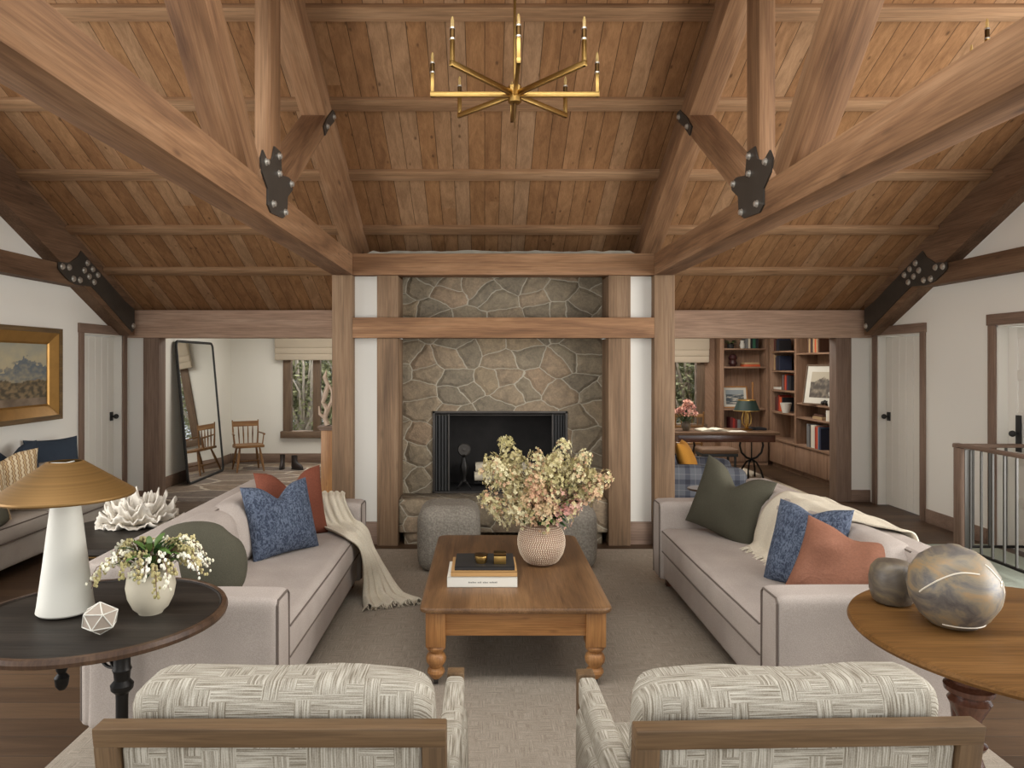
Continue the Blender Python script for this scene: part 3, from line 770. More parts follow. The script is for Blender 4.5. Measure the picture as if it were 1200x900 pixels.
# ---- pillows
def pillow(label, mat, w, h, t, loc, nrm, up=(0, 0, 1), chop=0.0, roundness=0.0, seed=1, pinch=.09, group=None, rough=.008):
    n = 22; co = []; fs = []; idx = {}
    rnd = Vector((seed * 3.1, seed * 1.7, seed * 5.3))
    def P(u, v, s):
        cu = u * (1 - pinch * (1 - v * v) * abs(u) ** 2); cvv = v * (1 - pinch * (1 - u * u) * abs(v) ** 2)
        if roundness:
            k = 1 - roundness * (u * u * v * v) * .42
            cu *= k; cvv *= k
        th = t / 2 * (max(0, (1 - u ** 4) * (1 - v ** 4))) ** .55 * (1 - .25 * (u * u + v * v) / 2)
        x, z = cu * w / 2, cvv * h / 2
        if chop: 
            d = chop * math.exp(-(u / .33) ** 2) * max(0, v + .25) ** 1.5
            z -= d * h; th *= (1 - .35 * d)
        q = mnoise.noise(Vector((x * 7, z * 7, s)) + rnd) * rough * 1.6 * (1 - max(abs(u), abs(v)) ** 6)
        return Vector((x, s * (th + q), z))
    for s in (1, -1):
        for i in range(n + 1):
            for j in range(n + 1):
                u = sin(pi / 2 * (-1 + 2 * i / n)); v = sin(pi / 2 * (-1 + 2 * j / n))
                edge = i in (0, n) or j in (0, n)
                k = (i, j, 0 if edge else s)
                if k not in idx: idx[k] = len(co); co.append(P(u, v, s) if not edge else Vector((P(u, v, 1).x, 0, P(u, v, 1).z)))
        for i in range(n):
            for j in range(n):
                q = []
                for (a, c) in ((i, j), (i + 1, j), (i + 1, j + 1), (i, j + 1)):
                    e = a in (0, n) or c in (0, n); q.append(idx[(a, c, 0 if e else s)])
                fs.append(q if s > 0 else q[::-1])
    b = B(); b.raw(co, fs)
    o = link('throw_pillow', b, M[mat], angle=80)
    nrm = Vector(nrm).normalized(); upv = Vector(up); side = upv.cross(nrm).normalized() * -1
    u2 = nrm.cross(side * -1).normalized()
    if u2.z < 0: u2 = -u2
    R = Matrix((( side.x, -nrm.x, u2.x), (side.y, -nrm.y, u2.y), (side.z, -nrm.z, u2.z)))
    if R.determinant() < 0: R = Matrix(((-side.x, -nrm.x, u2.x), (-side.y, -nrm.y, u2.y), (-side.z, -nrm.z, u2.z)))
    o.matrix_world = Matrix.Translation(loc) @ R.to_4x4()
    return tag(o, label, 'pillow', group)
pillow('blue woven square pillow on the left sofa in front of the rust pillow', 'navy', .50, .46, .17, (-1.27, 4.52, .68), (.78, -.58, .30), chop=.14, seed=2)
pillow('rust velvet pillow on the left sofa behind the blue one', 'rust', .52, .48, .17, (-1.31, 4.93, .69), (.72, -.66, .22), chop=.2, seed=3)
pillow('dark olive rounded pillow at the near end of the left sofa', 'olive', .50, .45, .19, (-1.40, 3.48, .66), (.35, -.92, .14), (0, 0, 1), roundness=.9, seed=4, pinch=.0)
pillow('dark olive pillow with a deep dent at the far end of the right sofa', 'olive', .58, .50, .18, (1.66, 4.93, .70), (-.80, -.55, .25), (.12, -.18, 1), chop=.17, seed=5)
pillow('blue patterned pillow on the right sofa between cream throw and terracotta pillow', 'navy', .46, .46, .17, (1.70, 3.83, .68), (-.86, -.42, .35), (.15, .12, 1), chop=.06, seed=6)
pillow('wrinkled terracotta velvet pillow at the near end of the right sofa', 'terra', .46, .42, .24, (1.73, 3.50, .64), (-.50, -.8, .42), (.3, 0, 1), chop=.05, seed=7, rough=.03)
pillow('striped tan and brown pillow on the grey sofa below the painting', 'ikat', .62, .50, .17, (-3.86, 5.75, .70), (.75, -.62, .25), chop=.1, seed=8)
pillow('second striped tan and brown pillow at the left picture edge on the grey sofa', 'ikat', .5, .46, .17, (-3.83, 5.42, .66), (.85, -.5, .25), chop=.02, seed=9)
pillow('plain navy pillow behind the striped ones on the grey sofa', 'navy_plain', .55, .50, .16, (-4.02, 6.15, .72), (.9, -.35, .2), chop=.16, seed=10)
pillow('plain navy pillow at the far end of the grey sofa beside the door', 'navy_plain', .5, .48, .16, (-4.03, 6.78, .71), (.85, -.5, .2), chop=.0, seed=11)
pillow('flat dark round cushion on the grey sofa seat seen under the lamp shade', 'olive', .42, .40, .14, (-3.75, 5.35, .51), (.2, -.2, 1), (0, 1, 0), roundness=1, seed=12, pinch=0)

# ---- throws
def cr(p0, p1, p2, p3, t):
    return .5 * ((2 * p1) + (p2 - p0) * t + (2 * p0 - 5 * p1 + 4 * p2 - p3) * t * t + (3 * p1 - p0 - 3 * p2 + p3) * t ** 3)
def sheet(rows, nu=36, nv=8, ripple=.012, folds=5, thick=.008):
    rows = [(Vector(a), Vector(c)) for a, c in rows]; R = len(rows); co = []; fs = []
    lines = []
    for i in range(R - 1):
        for k in range(nv + (1 if i == R - 2 else 0)):
            t = k / nv
            g = lambda j: rows[max(0, min(R - 1, j))]
            a = cr(g(i - 1)[0], g(i)[0], g(i + 1)[0], g(i + 2)[0], t); c = cr(g(i - 1)[1], g(i)[1], g(i + 1)[1], g(i + 2)[1], t)
            lines.append((a, c, (i + t) / (R - 1)))
    for li, (a, c, s) in enumerate(lines):
        nx = lines[min(li + 1, len(lines) - 1)]; pv = lines[max(li - 1, 0)]
        tan = ((nx[0] + nx[1]) - (pv[0] + pv[1])).normalized(); across = (c - a); nrm = across.cross(tan).normalized()
        if nrm.z < 0 or (abs(nrm.z) < .15 and False): nrm = -nrm
        for k in range(nu + 1):
            u = k / nu
            rp = ripple * (.4 + .6 * s) * (sin(u * folds * 2 * pi + 1.5 * sin(s * 4)) + .5 * sin(u * folds * 3.7 + s * 6))
            co.append(a.lerp(c, u) + nrm * (rp + ripple * 1.2))
    for i in range(len(lines) - 1):
        for k in range(nu):
            q = i * (nu + 1) + k; fs.append((q, q + 1, q + nu + 2, q + nu + 1))
    return co, fs, co[-(nu + 1):], co[:nu + 1]
def throw(label, rows, fr0=False, fr1=True, **kw):
    r = thing('throw_blanket', label, 'throw blanket', tuple(rows[0][0])[:2] + (0,))
    off = Vector(r.location)
    co, fs, last, first = sheet(rows, **kw)
    b = B(); b.raw([c - off for c in co], fs); o = link('blanket', b, M['cream'], r, angle=80); solidify(o, .009, 0)
    rd = random.Random(3)
    for on, edge, d in ((fr1, last, Vector(rows[-1][0]) - Vector(rows[-2][0])), (fr0, first, Vector(rows[0][0]) - Vector(rows[1][0]))):
        if not on: continue
        d.normalize(); b = B()
        for i in range(0, len(edge) - 1):
            for q in (0, .5):
                p = edge[i].lerp(edge[i + 1], q) - off
                dd = (d + Vector((rd.uniform(-.5, .5), rd.uniform(-.5, .5), rd.uniform(-.1, .1)))).normalized()
                e = p + dd * .055; e.z = max(e.z, .018) if p.z < .1 else e.z
                b.tube([p, p.lerp(e, .5) + Vector((rd.uniform(-.006, .006), rd.uniform(-.006, .006), .002)), e], [.0035, .003, .0022], 4)
        link('fringe', b, M['cream'], r)
    return r
throw('cream fringed throw draped over the left sofa arm and spilling onto the rug', [
    ((-1.32, 5.43, .40), (-1.10, 5.45, .40)), ((-1.30, 5.41, .64), (-1.08, 5.43, .64)), ((-1.26, 5.32, .672), (-1.03, 5.33, .672)), ((-1.24, 5.20, .655), (-1.0, 5.21, .65)),
    ((-1.16, 5.10, .50), (-.92, 5.16, .52)), ((-1.04, 4.95, .485), (-.87, 5.14, .485)), ((-.93, 4.80, .478), (-.845, 5.16, .44)), ((-.845, 4.82, .40), (-.80, 5.2, .30)), ((-.83, 4.92, .20), (-.68, 5.18, .13)), ((-.83, 4.93, .045), (-.55, 5.06, .035)), ((-.80, 4.80, .018), (-.40, 4.96, .018))], ripple=.014, folds=5)
throw('cream throw draped over the back of the right sofa behind the blue pillow', [
    ((2.13, 4.45, .45), (2.13, 3.55, .50)), ((2.13, 4.48, .76), (2.13, 3.58, .77)), ((2.08, 4.52, .80), (2.07, 3.62, .80)), ((1.98, 4.58, .81), (1.99, 3.72, .80)), ((1.90, 4.62, .81), (1.92, 3.82, .80)), ((1.80, 4.64, .72), (1.84, 3.92, .72)), ((1.745, 4.65, .58), (1.77, 4.0, .58)), ((1.72, 4.64, .50), (1.74, 4.05, .50)), ((1.66, 4.62, .475), (1.68, 4.08, .475))], ripple=.007, folds=3)

# ---- coffee table
ct = thing('coffee_table', 'old pine coffee table with turned legs in the middle of the rug', 'table', (.157, 4.395, 0))
W2, D2 = .485, .775
b = B(); rc = .055; pts = []
for (cx_, cy_, a0) in ((W2 - rc, D2 - rc, 0), (-W2 + rc, D2 - rc, pi / 2), (-W2 + rc, -D2 + rc, pi), (W2 - rc, -D2 + rc, 1.5 * pi)):
    for k in range(9):
        a = a0 + pi / 2 * k / 8; pts.append((cx_ + rc * cos(a), cy_ + rc * sin(a)))
npt = len(pts); co = []; fs = []
lay = [(.392, .012), (.396, .003), (.404, 0), (.414, 0), (.421, .004), (.424, .012)]
for (z, ins) in lay:
    for (x, y) in pts: co.append((x * (1 - ins / W2), y * (1 - ins / D2), z))
for i in range(len(lay) - 1):
    for k in range(npt): fs.append((i * npt + k, i * npt + (k + 1) % npt, (i + 1) * npt + (k + 1) % npt, (i + 1) * npt + k))
fs.append(tuple(range(npt - 1, -1, -1))); fs.append(tuple((len(lay) - 1) * npt + k for k in range(npt)))
b.raw(co, fs, 'y'); link('tabletop', b, M['pine_top'], ct)
b = B()
b.box(-W2 + .06, W2 - .06, -D2 + .045, -D2 + .07, .27, .392, .003); b.box(-W2 + .06, W2 - .06, D2 - .07, D2 - .045, .27, .392, .003)
b.box(-W2 + .045, -W2 + .07, -D2 + .06, D2 - .06, .27, .392, .003, 'y'); b.box(W2 - .07, W2 - .045, -D2 + .06, D2 - .06, .27, .392, .003, 'y')
link('apron', b, M['pine'], ct)
for sx in (-1, 1):
    for sy in (-1, 1):
        x, y = sx * (W2 - .08), sy * (D2 - .08); b = B()
        b.box(x - .05, x + .05, y - .05, y + .05, .215, .392, .004, 'z')
        b.lathe([(.016, .04), (.026, .048), (.038, .062), (.045, .076), (.042, .09), (.03, .1), (.034, .107), (.049, .128), (.052, .148), (.044, .168), (.032, .178), (.034, .184), (.047, .193), (.05, .204), (.044, .216)], 24, (x, y, 0))
        lg = link('leg', b, M['pine'], ct)
        b = B(); b.lathe([(.0, 0), (.018, 0), (.018, .022), (0, .022)], 14, M=Matrix.Translation((x - .011, y, .033)) @ Matrix.Rotation(pi / 2, 4, 'Y')); b.cyl((x, y, .03), (x, y, .06), .012); link('caster', b, M['steel'], lg)

# ---- books on the coffee table
def book(label, x0, x1, y0, y1, z0, z1, cover, spine_text=False, group=None, page_side='x'):
    cx, cy = (x0 + x1) / 2, (y0 + y1) / 2; hx, hy = (x1 - x0) / 2, (y1 - y0) / 2
    r = thing('book', label, 'book', (cx, cy, z0), 0, group)
    t = .004; b = B(); h = z1 - z0
    b.box(-hx, hx, -hy, hy, 0, t, .001); b.box(-hx, hx, -hy, hy, h - t, h, .001); b.box(-hx, hx, -hy, -hy + t, 0, h, .001)
    link('cover', b, bookmat(cover), r)
    b = B(); b.box(-hx + .005, hx - .005, -hy + t, hy - .005, t, h - t); link('pages', b, M['pages'], r, smooth=False)
    return r
zt = .424
bk = book('large white book at the bottom of the stack on the coffee table', -.205, .178, 3.955, 4.27, zt, zt + .056, (222, 218, 206))
# spine lettering is small and thin grey in the photo
b = B()
for i in range(22):
    x = -.075 + i * .0072
    if i in (6, 10, 15): continue
    b.box(x, x + .0045, -.1583, -.1573, .024, .030 + .002 * (i % 3 == 0))
link('spine_lettering', b, bookmat((120, 118, 112)), bk, smooth=False)
book('tan book between the white and the black one on the coffee table', -.185, .178, 3.962, 4.265, zt + .056, zt + .084, (188, 146, 92))
book('black book on top of the stack carrying two brass boxes', -.165, .165, 3.985, 4.262, zt + .084, zt + .106, (36, 35, 35))
z3 = zt + .106
r = thing('brass_box', 'cube shaped brass box on the black book', 'box', (.085, 4.06, z3))
b = B(); b.box(-.034, .034, -.034, .034, 0, .045, .003); link('body', b, M['brass'], r); b = B(); b.box(-.035, .035, -.035, .035, .046, .062, .004); link('lid', b, M['brass_dark'], r)
r = thing('brass_bowl', 'small round brass dish beside the brass cube', 'dish', (-.02, 4.06, z3))
b = B(); b.lathe([(.0, 0), (.026, 0), (.03, .008), (.036, .03), (.034, .04), (.0, .042)], 10); link('body', b, M['brass'], r); b = B(); b.lathe([(.03, .04), (.038, .042), (.038, .05), (.0, .054)], 10); link('lid', b, M['brass_dark'], r)

# ---- textured vase and bouquet
vx, vy = .345, 4.42
vase = thing('textured_vase', 'round dimpled clay vase on the coffee table', 'vase', (vx, vy, zt))
prof = [(.055, 0), (.075, .004), (.105, .03), (.13, .07), (.142, .115), (.143, .15), (.135, .19), (.118, .225), (.095, .248), (.082, .256), (.074, .252), (.08, .23), (.09, .2)]
b = B(); b.lathe(prof, 48); link('body', b, M['dimple'], vase)
b = B(); rr = lambda z: next((prof[i][0] + (prof[i + 1][0] - prof[i][0]) * (z - prof[i][1]) / max(1e-6, prof[i + 1][1] - prof[i][1]) for i in range(9) if prof[i][1] <= z <= prof[i + 1][1]), .1)
nrow = 21
for i in range(nrow):
    z = .02 + i * .0108; R = rr(z); n = 62
    for k in range(n):
        a = 2 * pi * (k + .5 * (i % 2)) / n + .18 * sin(i * .5)
        p = Vector((R * cos(a), R * sin(a), z)); t = Vector((-sin(a), cos(a), 0)); u = Vector((0, 0, 1)); nn = Vector((cos(a), sin(a), .1))
        w = R * pi / n * .72
        b.raw([p - t * w - u * .0028, p + t * w * .3 - u * .0046 , p + t * w + u * .0028, p - t * w * .3 + u * .0046, p + nn * .0042], [(0, 1, 4), (1, 2, 4), (2, 3, 4), (3, 0, 4)])
link('dimple_texture', b, plain('pale_nubs', rgb(226, 208, 184), .8), vase, smooth=False, weld=False)

rd = random.Random(11)
bq = thing('hydrangea_bouquet', 'large bouquet of cream and pink panicle hydrangeas in the dimpled vase', 'flowers', (vx, vy, zt + .2))
heads = []
tries = 0
# targets in (dx, dz) from photograph, depth random
HD = [(-.30, .42, 'petal_green'), (-.21, .50, 'petal_green'), (-.33, .33, 'petal_cream'), (-.32, .20, 'petal_cream'), (-.26, .11, 'petal_cream'), (-.20, .27, 'petal_cream'), (-.16, .17, 'petal_cream'), (-.14, .40, 'petal_green'), (-.04, .44, 'petal_cream'), (-.06, .33, 'petal_pink'), (-.05, .22, 'petal_cream'), (.03, .30, 'petal_green'), (.06, .42, 'petal_green'), (.13, .49, 'petal_cream'), (.08, .22, 'petal_rose'), (.17, .38, 'petal_green'), (.18, .27, 'petal_cream'), (.24, .44, 'petal_cream'), (.27, .33, 'petal_green'), (.25, .21, 'petal_rose'), (.33, .27, 'petal_cream'), (.36, .33, 'petal_pink'), (.17, .17, 'petal_rose'), (-.11, .09, 'petal_cream'), (-.26, .40, 'petal_cream'), (.0, .14, 'petal_pink'), (.10, .36, 'petal_pink')]
for q in range(16):
    a = rd.uniform(0, 2 * pi); t = sqrt(rd.random()) * .8
    HD.append((.30 * t * cos(a), .30 + .17 * t * sin(a), rd.choice(['petal_cream', 'petal_green', 'petal_pink', 'petal_cream', 'petal_rose' if sin(a) < 0 else 'petal_green'])))
for k, (dx, dz, m) in enumerate(HD):
    y = rd.uniform(-.2, .2) * (1 - abs(dx) * 1.3)
    if k % 3 == 0: y = -abs(y) - .05
    tip = Vector((dx * .96, y, dz)); base = Vector((rd.uniform(-.03, .03), rd.uniform(-.03, .03), .0))
    d = (tip - Vector((0, 0, -.05))).normalized()
    b = B(); L = .18; nf = 140; mids = []
    for f in range(nf):
        t = rd.random(); rad = .072 * (1 - .5 * t) * rd.random() ** .4 + .006
        a = rd.uniform(0, 2 * pi)
        s1 = d.orthogonal().normalized(); s2 = d.cross(s1)
        o = (s1 * cos(a) + s2 * sin(a))
        c = tip + d * ((t - .6) * L) + o * rad
        n = (o + d * .4 + Vector((rd.uniform(-.4, .4), rd.uniform(-.4, .4), rd.uniform(-.2, .5)))).normalized()
        p1 = n.orthogonal().normalized(); p2 = n.cross(p1); rot = rd.uniform(0, pi)
        sz = rd.uniform(.0085, .0135)
        mi = rd.random()
        for q in range(4):
            mids.append(0 if mi < .62 else (1 if mi < .82 else 2))
            an = rot + q * pi / 2; e = p1 * cos(an) + p2 * sin(an); g = p1 * -sin(an) + p2 * cos(an)
            b.raw([c, c + e * sz * .7 + g * sz * .5 + n * sz * .12, c + e * sz * 1.15 + n * sz * .35, c + e * sz * .7 - g * sz * .5 + n * sz * .12], [(0, 1, 2, 3)])
    pm = m
    o = link('blossom', b, [M[pm], M['petal_cream'] if pm != 'petal_cream' else M['petal_pink'], M['petal_green']], bq, smooth=False, weld=False)
    o.data.polygons.foreach_set('material_index', mids)
    b = B(); mid = base.lerp(tip, .5) + Vector((dx * -.15, 0, .03)); b.tube([base + Vector((0, 0, -.12)), base + Vector((0, 0, .03)), mid, tip], [.004, .004, .003, .002], 6); link('stem', b, M['stem'], bq)
def leafblade(b, base, d, L, w, droop=.3, up=Vector((0, 0, 1))):
    d = d.normalized(); s = d.cross(up)
    if s.length < .1: s = Vector((1, 0, 0))
    s.normalize(); n = s.cross(d)
    pts = []; N_ = 6
    for i in range(N_ + 1):
        t = i / N_; c = base + d * L * t - Vector((0, 0, 1)) * droop * L * t * t; ww = w * sin(pi * min(.98, t * .9 + .08)) ** .8 * (1 if t < 1 else 0)
        pts += [c - s * ww + n * ww * .25, c, c + s * ww + n * ww * .25]
    fs = []
    for i in range(N_):
        q = i * 3; fs += [(q, q + 1, q + 4, q + 3), (q + 1, q + 2, q + 5, q + 4)]
    b.raw(pts, fs)
for k in range(24):
    a = rd.uniform(0, 2 * pi); b = B()
    if k < 16: a = rd.uniform(-pi * .95, -.05)
    leafblade(b, Vector((cos(a) * .04, sin(a) * .04, .06 + rd.uniform(0, .06))), Vector((cos(a), sin(a), rd.uniform(.0, .7))), rd.uniform(.10, .16), rd.uniform(.02, .03), .5)
    link('leaf', b, M['leaf'] if k % 2 else M['leaf_dark'], bq)
for k in range(34):
    a = rd.uniform(0, 2 * pi); b = B(); r_ = rd.uniform(.08, .28)
    leafblade(b, Vector((cos(a) * r_, sin(a) * r_ * .6, rd.uniform(.15, .35))), Vector((cos(a), sin(a), .4)), .08, .02, .2); link('leaf', b, M['leaf'], bq)

# ---- ottomans
def ottoman(label, x, y, w=.48, d=.46, h=.50):
    b = B(); softbox(b, -w / 2, w / 2, -d / 2, d / 2, .0, h, .09, .012, (10, 10, 8))
    o = link('ottoman', b, M['boucle']); o.location = (x, y, .014); return tag(o, label, 'ottoman', None)
ottoman('grey boucle ottoman left of the coffee table vase in front of the hearth', -.285, 5.86)
ottoman('grey boucle ottoman in front of the hearth right behind the bouquet', .645, 5.90)

# ---- armchairs
def armchair(label, x, y, rz):
    r = thing('armchair', label, 'armchair', (x, y, 0), rz)
    w = .42; tilt = .16
    def fr(px0, px1, z0, z1, grain):
        b = B(); b.box(px0, px1, -.028, .028, z0, z1, .004, grain)
        for v in b.bm.verts: v.co.y += (.78 - v.co.z) * tilt
        return b
    b = fr(-w, w, .733, .782, 'x'); fm = link('top_rail', b, M['chair_wood'], r)
    for s in (-1, 1):
        b = fr(min(s * w, s * (w - .058)), max(s * w, s * (w - .058)), 0.012, .735, 'z'); link('back_leg', b, M['chair_wood'], r)
    b = fr(-w + .055, w - .055, .26, .31, 'x'); link('bottom_rail', b, M['chair_wood'], r)
    b = B(); softbox(b, -w + .06, w - .06, -.016, .03, .312, .731, .012, .004)
    for v in b.bm.verts: v.co.y += (.78 - v.co.z) * tilt
    link('back_panel', b, M['chair_fab'], r)
    b = B(); softbox(b, -w + .045, w - .045, .045, .24, .44, .838, .055, .012, (12, 6, 10))
    for v in b.bm.verts:
        v.co.y += (.78 - v.co.z) * tilt; v.co.z += .012 * mnoise.noise(Vector((v.co.x * 4 + x, v.co.y * 5, v.co.z * 3))) * (v.co.z > .6)
    link('back_cushion', b, M['chair_fab'], r)
    b = B(); softbox(b, -w + .045, w - .045, .14, .74, .29, .44, .05, .015); link('seat_cushion', b, M['chair_fab'], r)
    b = B(); b.box(-w + .01, w - .01, .08, .72, .22, .29, .006); link('seat_frame', b, M['chair_wood'], r)
    for s in (-1, 1):
        x0, x1 = sorted((s * (w - .035), s * (w + .022)))
        b = B(); b.box(x0, x1, .70, .755, .012, .602, .004, 'z'); link('front_leg', b, M['chair_wood'], r)
        b = B(); softbox(b, x0 - .002, x1 + .002, .02, .70, .50, .60, .018, .004); c = link('arm_pad', b, M['chair_fab'], r)
        b = B(); xa, xb = sorted((s * (w - .03), s * (w + .035))); softbox(b, xa, xb, .06, .695, .24, .51, .03, .008); link('side_panel', b, M['chair_fab'], r)
    return r
armchair('cream woven wood framed armchair seen from behind at lower left', -.512, 1.745, 0)
armchair('cream woven wood framed armchair seen from behind at lower right', .777, 1.745, .03)

# ---- left round table
tl = thing('side_table', 'round dark topped side table with black iron legs beside the left sofa', 'table', (-1.43, 2.69, 0))
b = B(); b.lathe([(0, .70), (.435, .70), (.438, .722), (.425, .725), (.42, .72), (0, .72)], 72, grain='x'); link('tabletop', b, M['dark_top'], tl)
b = B(); b.lathe([(.432, .694), (.448, .698), (.452, .712), (.446, .726), (.43, .727), (.428, .72), (.43, .70)], 72); link('rim', b, M['rim'], tl)
for (lx, ly) in ((.245, -.32), (-.39, -.12), (-.10, .36)):
    b = B(); b.lathe([(.022, .01), (.03, .03), (.018, .06), (.019, .55), (.02, .57), (.034, .585), (.036, .6), (.024, .615), (.026, .64), (.03, .65), (.026, .66), (.026, .695)], 18, (lx, ly, 0)); link('leg', b, M['black'], tl)
b = B(); b.lathe([(.012, .43), (.022, .445), (.026, .475), (.014, .49), (.02, .505), (.03, .55), (.034, .60), (.026, .61), (.032, .62), (.032, .697)], 18, (-.15, .02, 0)); link('pendant_drop', b, M['black'], tl)
for (lx, ly) in ((.245, -.32), (-.39, -.12), (-.10, .36)):
    p0 = Vector((-.15, .02, .64)); p1 = Vector((lx, ly, .645)); b = B(); n = 40; pts = []
    d = (p1 - p0); s = d.cross(Vector((0, 0, 1))).normalized()
    for ph in (0, pi):
        pts = [p0.lerp(p1, i / n) + (Vector((0, 0, 1)) * cos(i / n * 5 * pi + ph) + s * .3 * sin(i / n * 5 * pi + ph)) * .016 for i in range(n + 1)]
        b.tube(pts, .006, 6)
    link('twisted_stretcher', b, M['black'], tl)
# ---- lamp
lp = thing('table_lamp', 'table lamp with white conical base and wide brass shade', 'lamp', (-1.56, 2.70, .7275))
b = B(); b.lathe([(.0, 0), (.092, 0), (.098, .006), (.094, .03), (.075, .18), (.058, .33), (.047, .42), (.044, .44), (0, .444)], 48); link('base', b, M['ceramic'], lp)
b = B(); n = 48; b.lathe([(.235, .425), (.237, .43), (.235, .436), (.062, .555), (.056, .556), (.058, .551), (.23, .43), (.235, .425)], n); link('lamp_shade', b, M['shade'], lp)
b = B(); b.cyl((0, 0, .44), (0, 0, .548), .008); b.tube([(-.056, 0, .548), (.056, 0, .548)], .003); b.tube([(0, -.056, .548), (0, .056, .548)], .003); b.sphere((0, 0, .47), .025, 14, 10); link('bulb_socket', b, M['ceramic'], lp)
# ---- cream vase and sprays
vz = .7205
cvx, cvy = -1.243, 2.70
r = thing('bud_vase', 'small round cream vase holding white bell flowers on the dark table', 'vase', (cvx, cvy, vz))
b = B(); b.lathe([(.0, 0), (.042, 0), (.046, .008), (.062, .022), (.08, .06), (.087, .10), (.082, .135), (.066, .16), (.05, .168), (.046, .166), (.06, .15), (.07, .12)], 40); link('body', b, M['vase_cream'], r)
fl = thing('bell_flower_sprays', 'bunch of drooping white bell flower sprays with green leaves', 'flowers', (cvx, cvy, vz + .155))
rd = random.Random(5)
for k in range(38):
    a = 2 * pi * k / 26 + rd.uniform(-.15, .15); R = rd.uniform(.12, .22) * (1.0 if abs(cos(a)) > .5 else .8); hh = rd.uniform(.03, .12)
    base = Vector((cos(a) * .02, sin(a) * .02, -.03)); top = Vector((cos(a) * R * .55, sin(a) * R * .55, hh))
    end = Vector((cos(a) * R, sin(a) * R, hh - rd.uniform(.03, .12)))
    b = B(); pts = [base, base.lerp(top, .5) + Vector((0, 0, .02)), top, top.lerp(end, .5) + Vector((cos(a) * .02, sin(a) * .02, .01)), end]; b.tube(pts, [.002, .002, .0018, .0015, .001], 5)
    sp = link('stem', b, M['stem'], fl)
    b = B()
    for q in range(34):
        t = rd.random(); c = (top.lerp(end, t * 2 - 1 if t > .5 else t) if True else top)
        c = top.lerp(end, t) + Vector((rd.uniform(-.012, .012), rd.uniform(-.012, .012), rd.uniform(-.014, .006) + .02 * sin(pi * t)))
        b.sphere(c, rd.uniform(.0045, .0065), 6, 4, (1, 1, 1.25))
    link('bell_blossoms', b, M['bell'] if k % 2 else M['petal_green'], sp)
for k in range(80):
    a = rd.uniform(0, 2 * pi); b = B(); r0 = rd.uniform(.01, .08)
    leafblade(b, Vector((cos(a) * r0, sin(a) * r0, rd.uniform(-.01, .09))), Vector((cos(a), sin(a), rd.uniform(.1, 1.5))), rd.uniform(.06, .11), rd.uniform(.009, .014), .3)
    link('leaf', b, M['leaf'] if k % 3 else M['leaf_dark'], fl)
# ---- faceted stone object
r = thing('geometric_ornament', 'small faceted white stone ornament on the dark table', 'ornament', (-1.31, 2.47, vz), .3)
b = B(); bmesh.ops.create_icosphere(b.bm, subdivisions=1, radius=.058)
for v in b.bm.verts: v.co = Vector((v.co.x * 1.05, v.co.y * .95, v.co.z * .95 + .05))
b2 = B()
for e in list(b.bm.edges):
    b2.tube([e.verts[0].co, e.verts[1].co], .0022, 6)
for v in b.bm.verts:
    z = v.co.z
zmin = min(v.co.z for v in b.bm.verts)
link('facets', b, plain('pinkish_stone', rgb(156, 142, 127), .6, var=.15), r, smooth=False); link('edge_ribs', b2, M['ceramic'], r, weld=False)
r.location.z -= (zmin - .004)

# ---- right round table
tr = thing('side_table', 'round honey wood side table with turned pedestal at the right picture edge', 'table', (1.91, 2.49, 0))
b = B(); b.lathe([(0, .688), (.565, .688), (.59, .695), (.597, .706), (.591, .718), (.575, .722), (0, .722)], 80, grain='x'); link('tabletop', b, M['honey'], tr)
for (lx, ly) in ((-.38, -.20), (.42, -.2), (.02, .44)):
    b = B(); b.lathe([(.02, .0), (.03, .02), (.022, .05), (.032, .14), (.045, .28), (.05, .36), (.03, .42), (.045, .44), (.05, .45), (.03, .465), (.035, .53), (.062, .585), (.05, .60), (.07, .615), (.072, .63), (.05, .64), (.055, .66), (.05, .69)], 24, (lx, ly, 0)); link('leg', b, M['mahog'], tr)
b = B(); b.beam((-.38, -.2, .675), (.42, -.2, .675), .03, .04); b.beam((.02, .44, .675), (.02, -.2, .675), .03, .04); link('underframe', b, M['mahog'], tr)
r = thing('ceramic_orb', 'large smoky orange and grey ceramic orb with thin white lines', 'ornament', (1.655, 2.56, .7225))
b = B(); b.lathe([(.0, 0), (.05, 0), (.075, .008), (.11, .04), (.138, .09), (.147, .14), (.138, .19), (.11, .235), (.07, .265), (.03, .279), (.02, .285), (0, .286)], 48); link('body', b, M['smoky'], r)
def arc(c, axis, rad, a0, a1, r_=.0028):
    axis = Vector(axis).normalized(); u = axis.orthogonal().normalized(); w = axis.cross(u)
    return [Vector(c) + (u * cos(a0 + (a1 - a0) * i / 40) + w * sin(a0 + (a1 - a0) * i / 40)) * rad for i in range(41)]
def onorb(phi0, z0, phi1, z1, n=30):
    P = []
    pf = [(.05, 0), (.075, .008), (.11, .04), (.138, .09), (.147, .14), (.138, .19), (.11, .235), (.07, .265), (.03, .279)]
    for i in range(n + 1):
        t = i / n; ph = phi0 + (phi1 - phi0) * t; z = z0 + (z1 - z0) * t + .035 * sin(pi * t) * (1 if z1 != z0 else 0)
        R = .05
        for (ra, za), (rb, zb) in zip(pf[:-1], pf[1:]):
            if za <= z <= zb: R = ra + (rb - ra) * (z - za) / (zb - za)
        P.append(Vector((R * cos(ph), R * sin(ph), z)))
    return P
for args in ((-2.9, .13, -1.5, .215), (-.5, .02, -1.1, .24), (-2.5, .025, -.6, .025), (-.45, .12, -.9, .17)):
    b = B(); b.tube(onorb(*args), .0028, 6); link('glaze_line', b, M['stripe'], r)
r = thing('ceramic_vessel', 'small dark mottled ceramic vessel beside the large orb', 'ornament', (1.575, 2.80, .7225), .2)
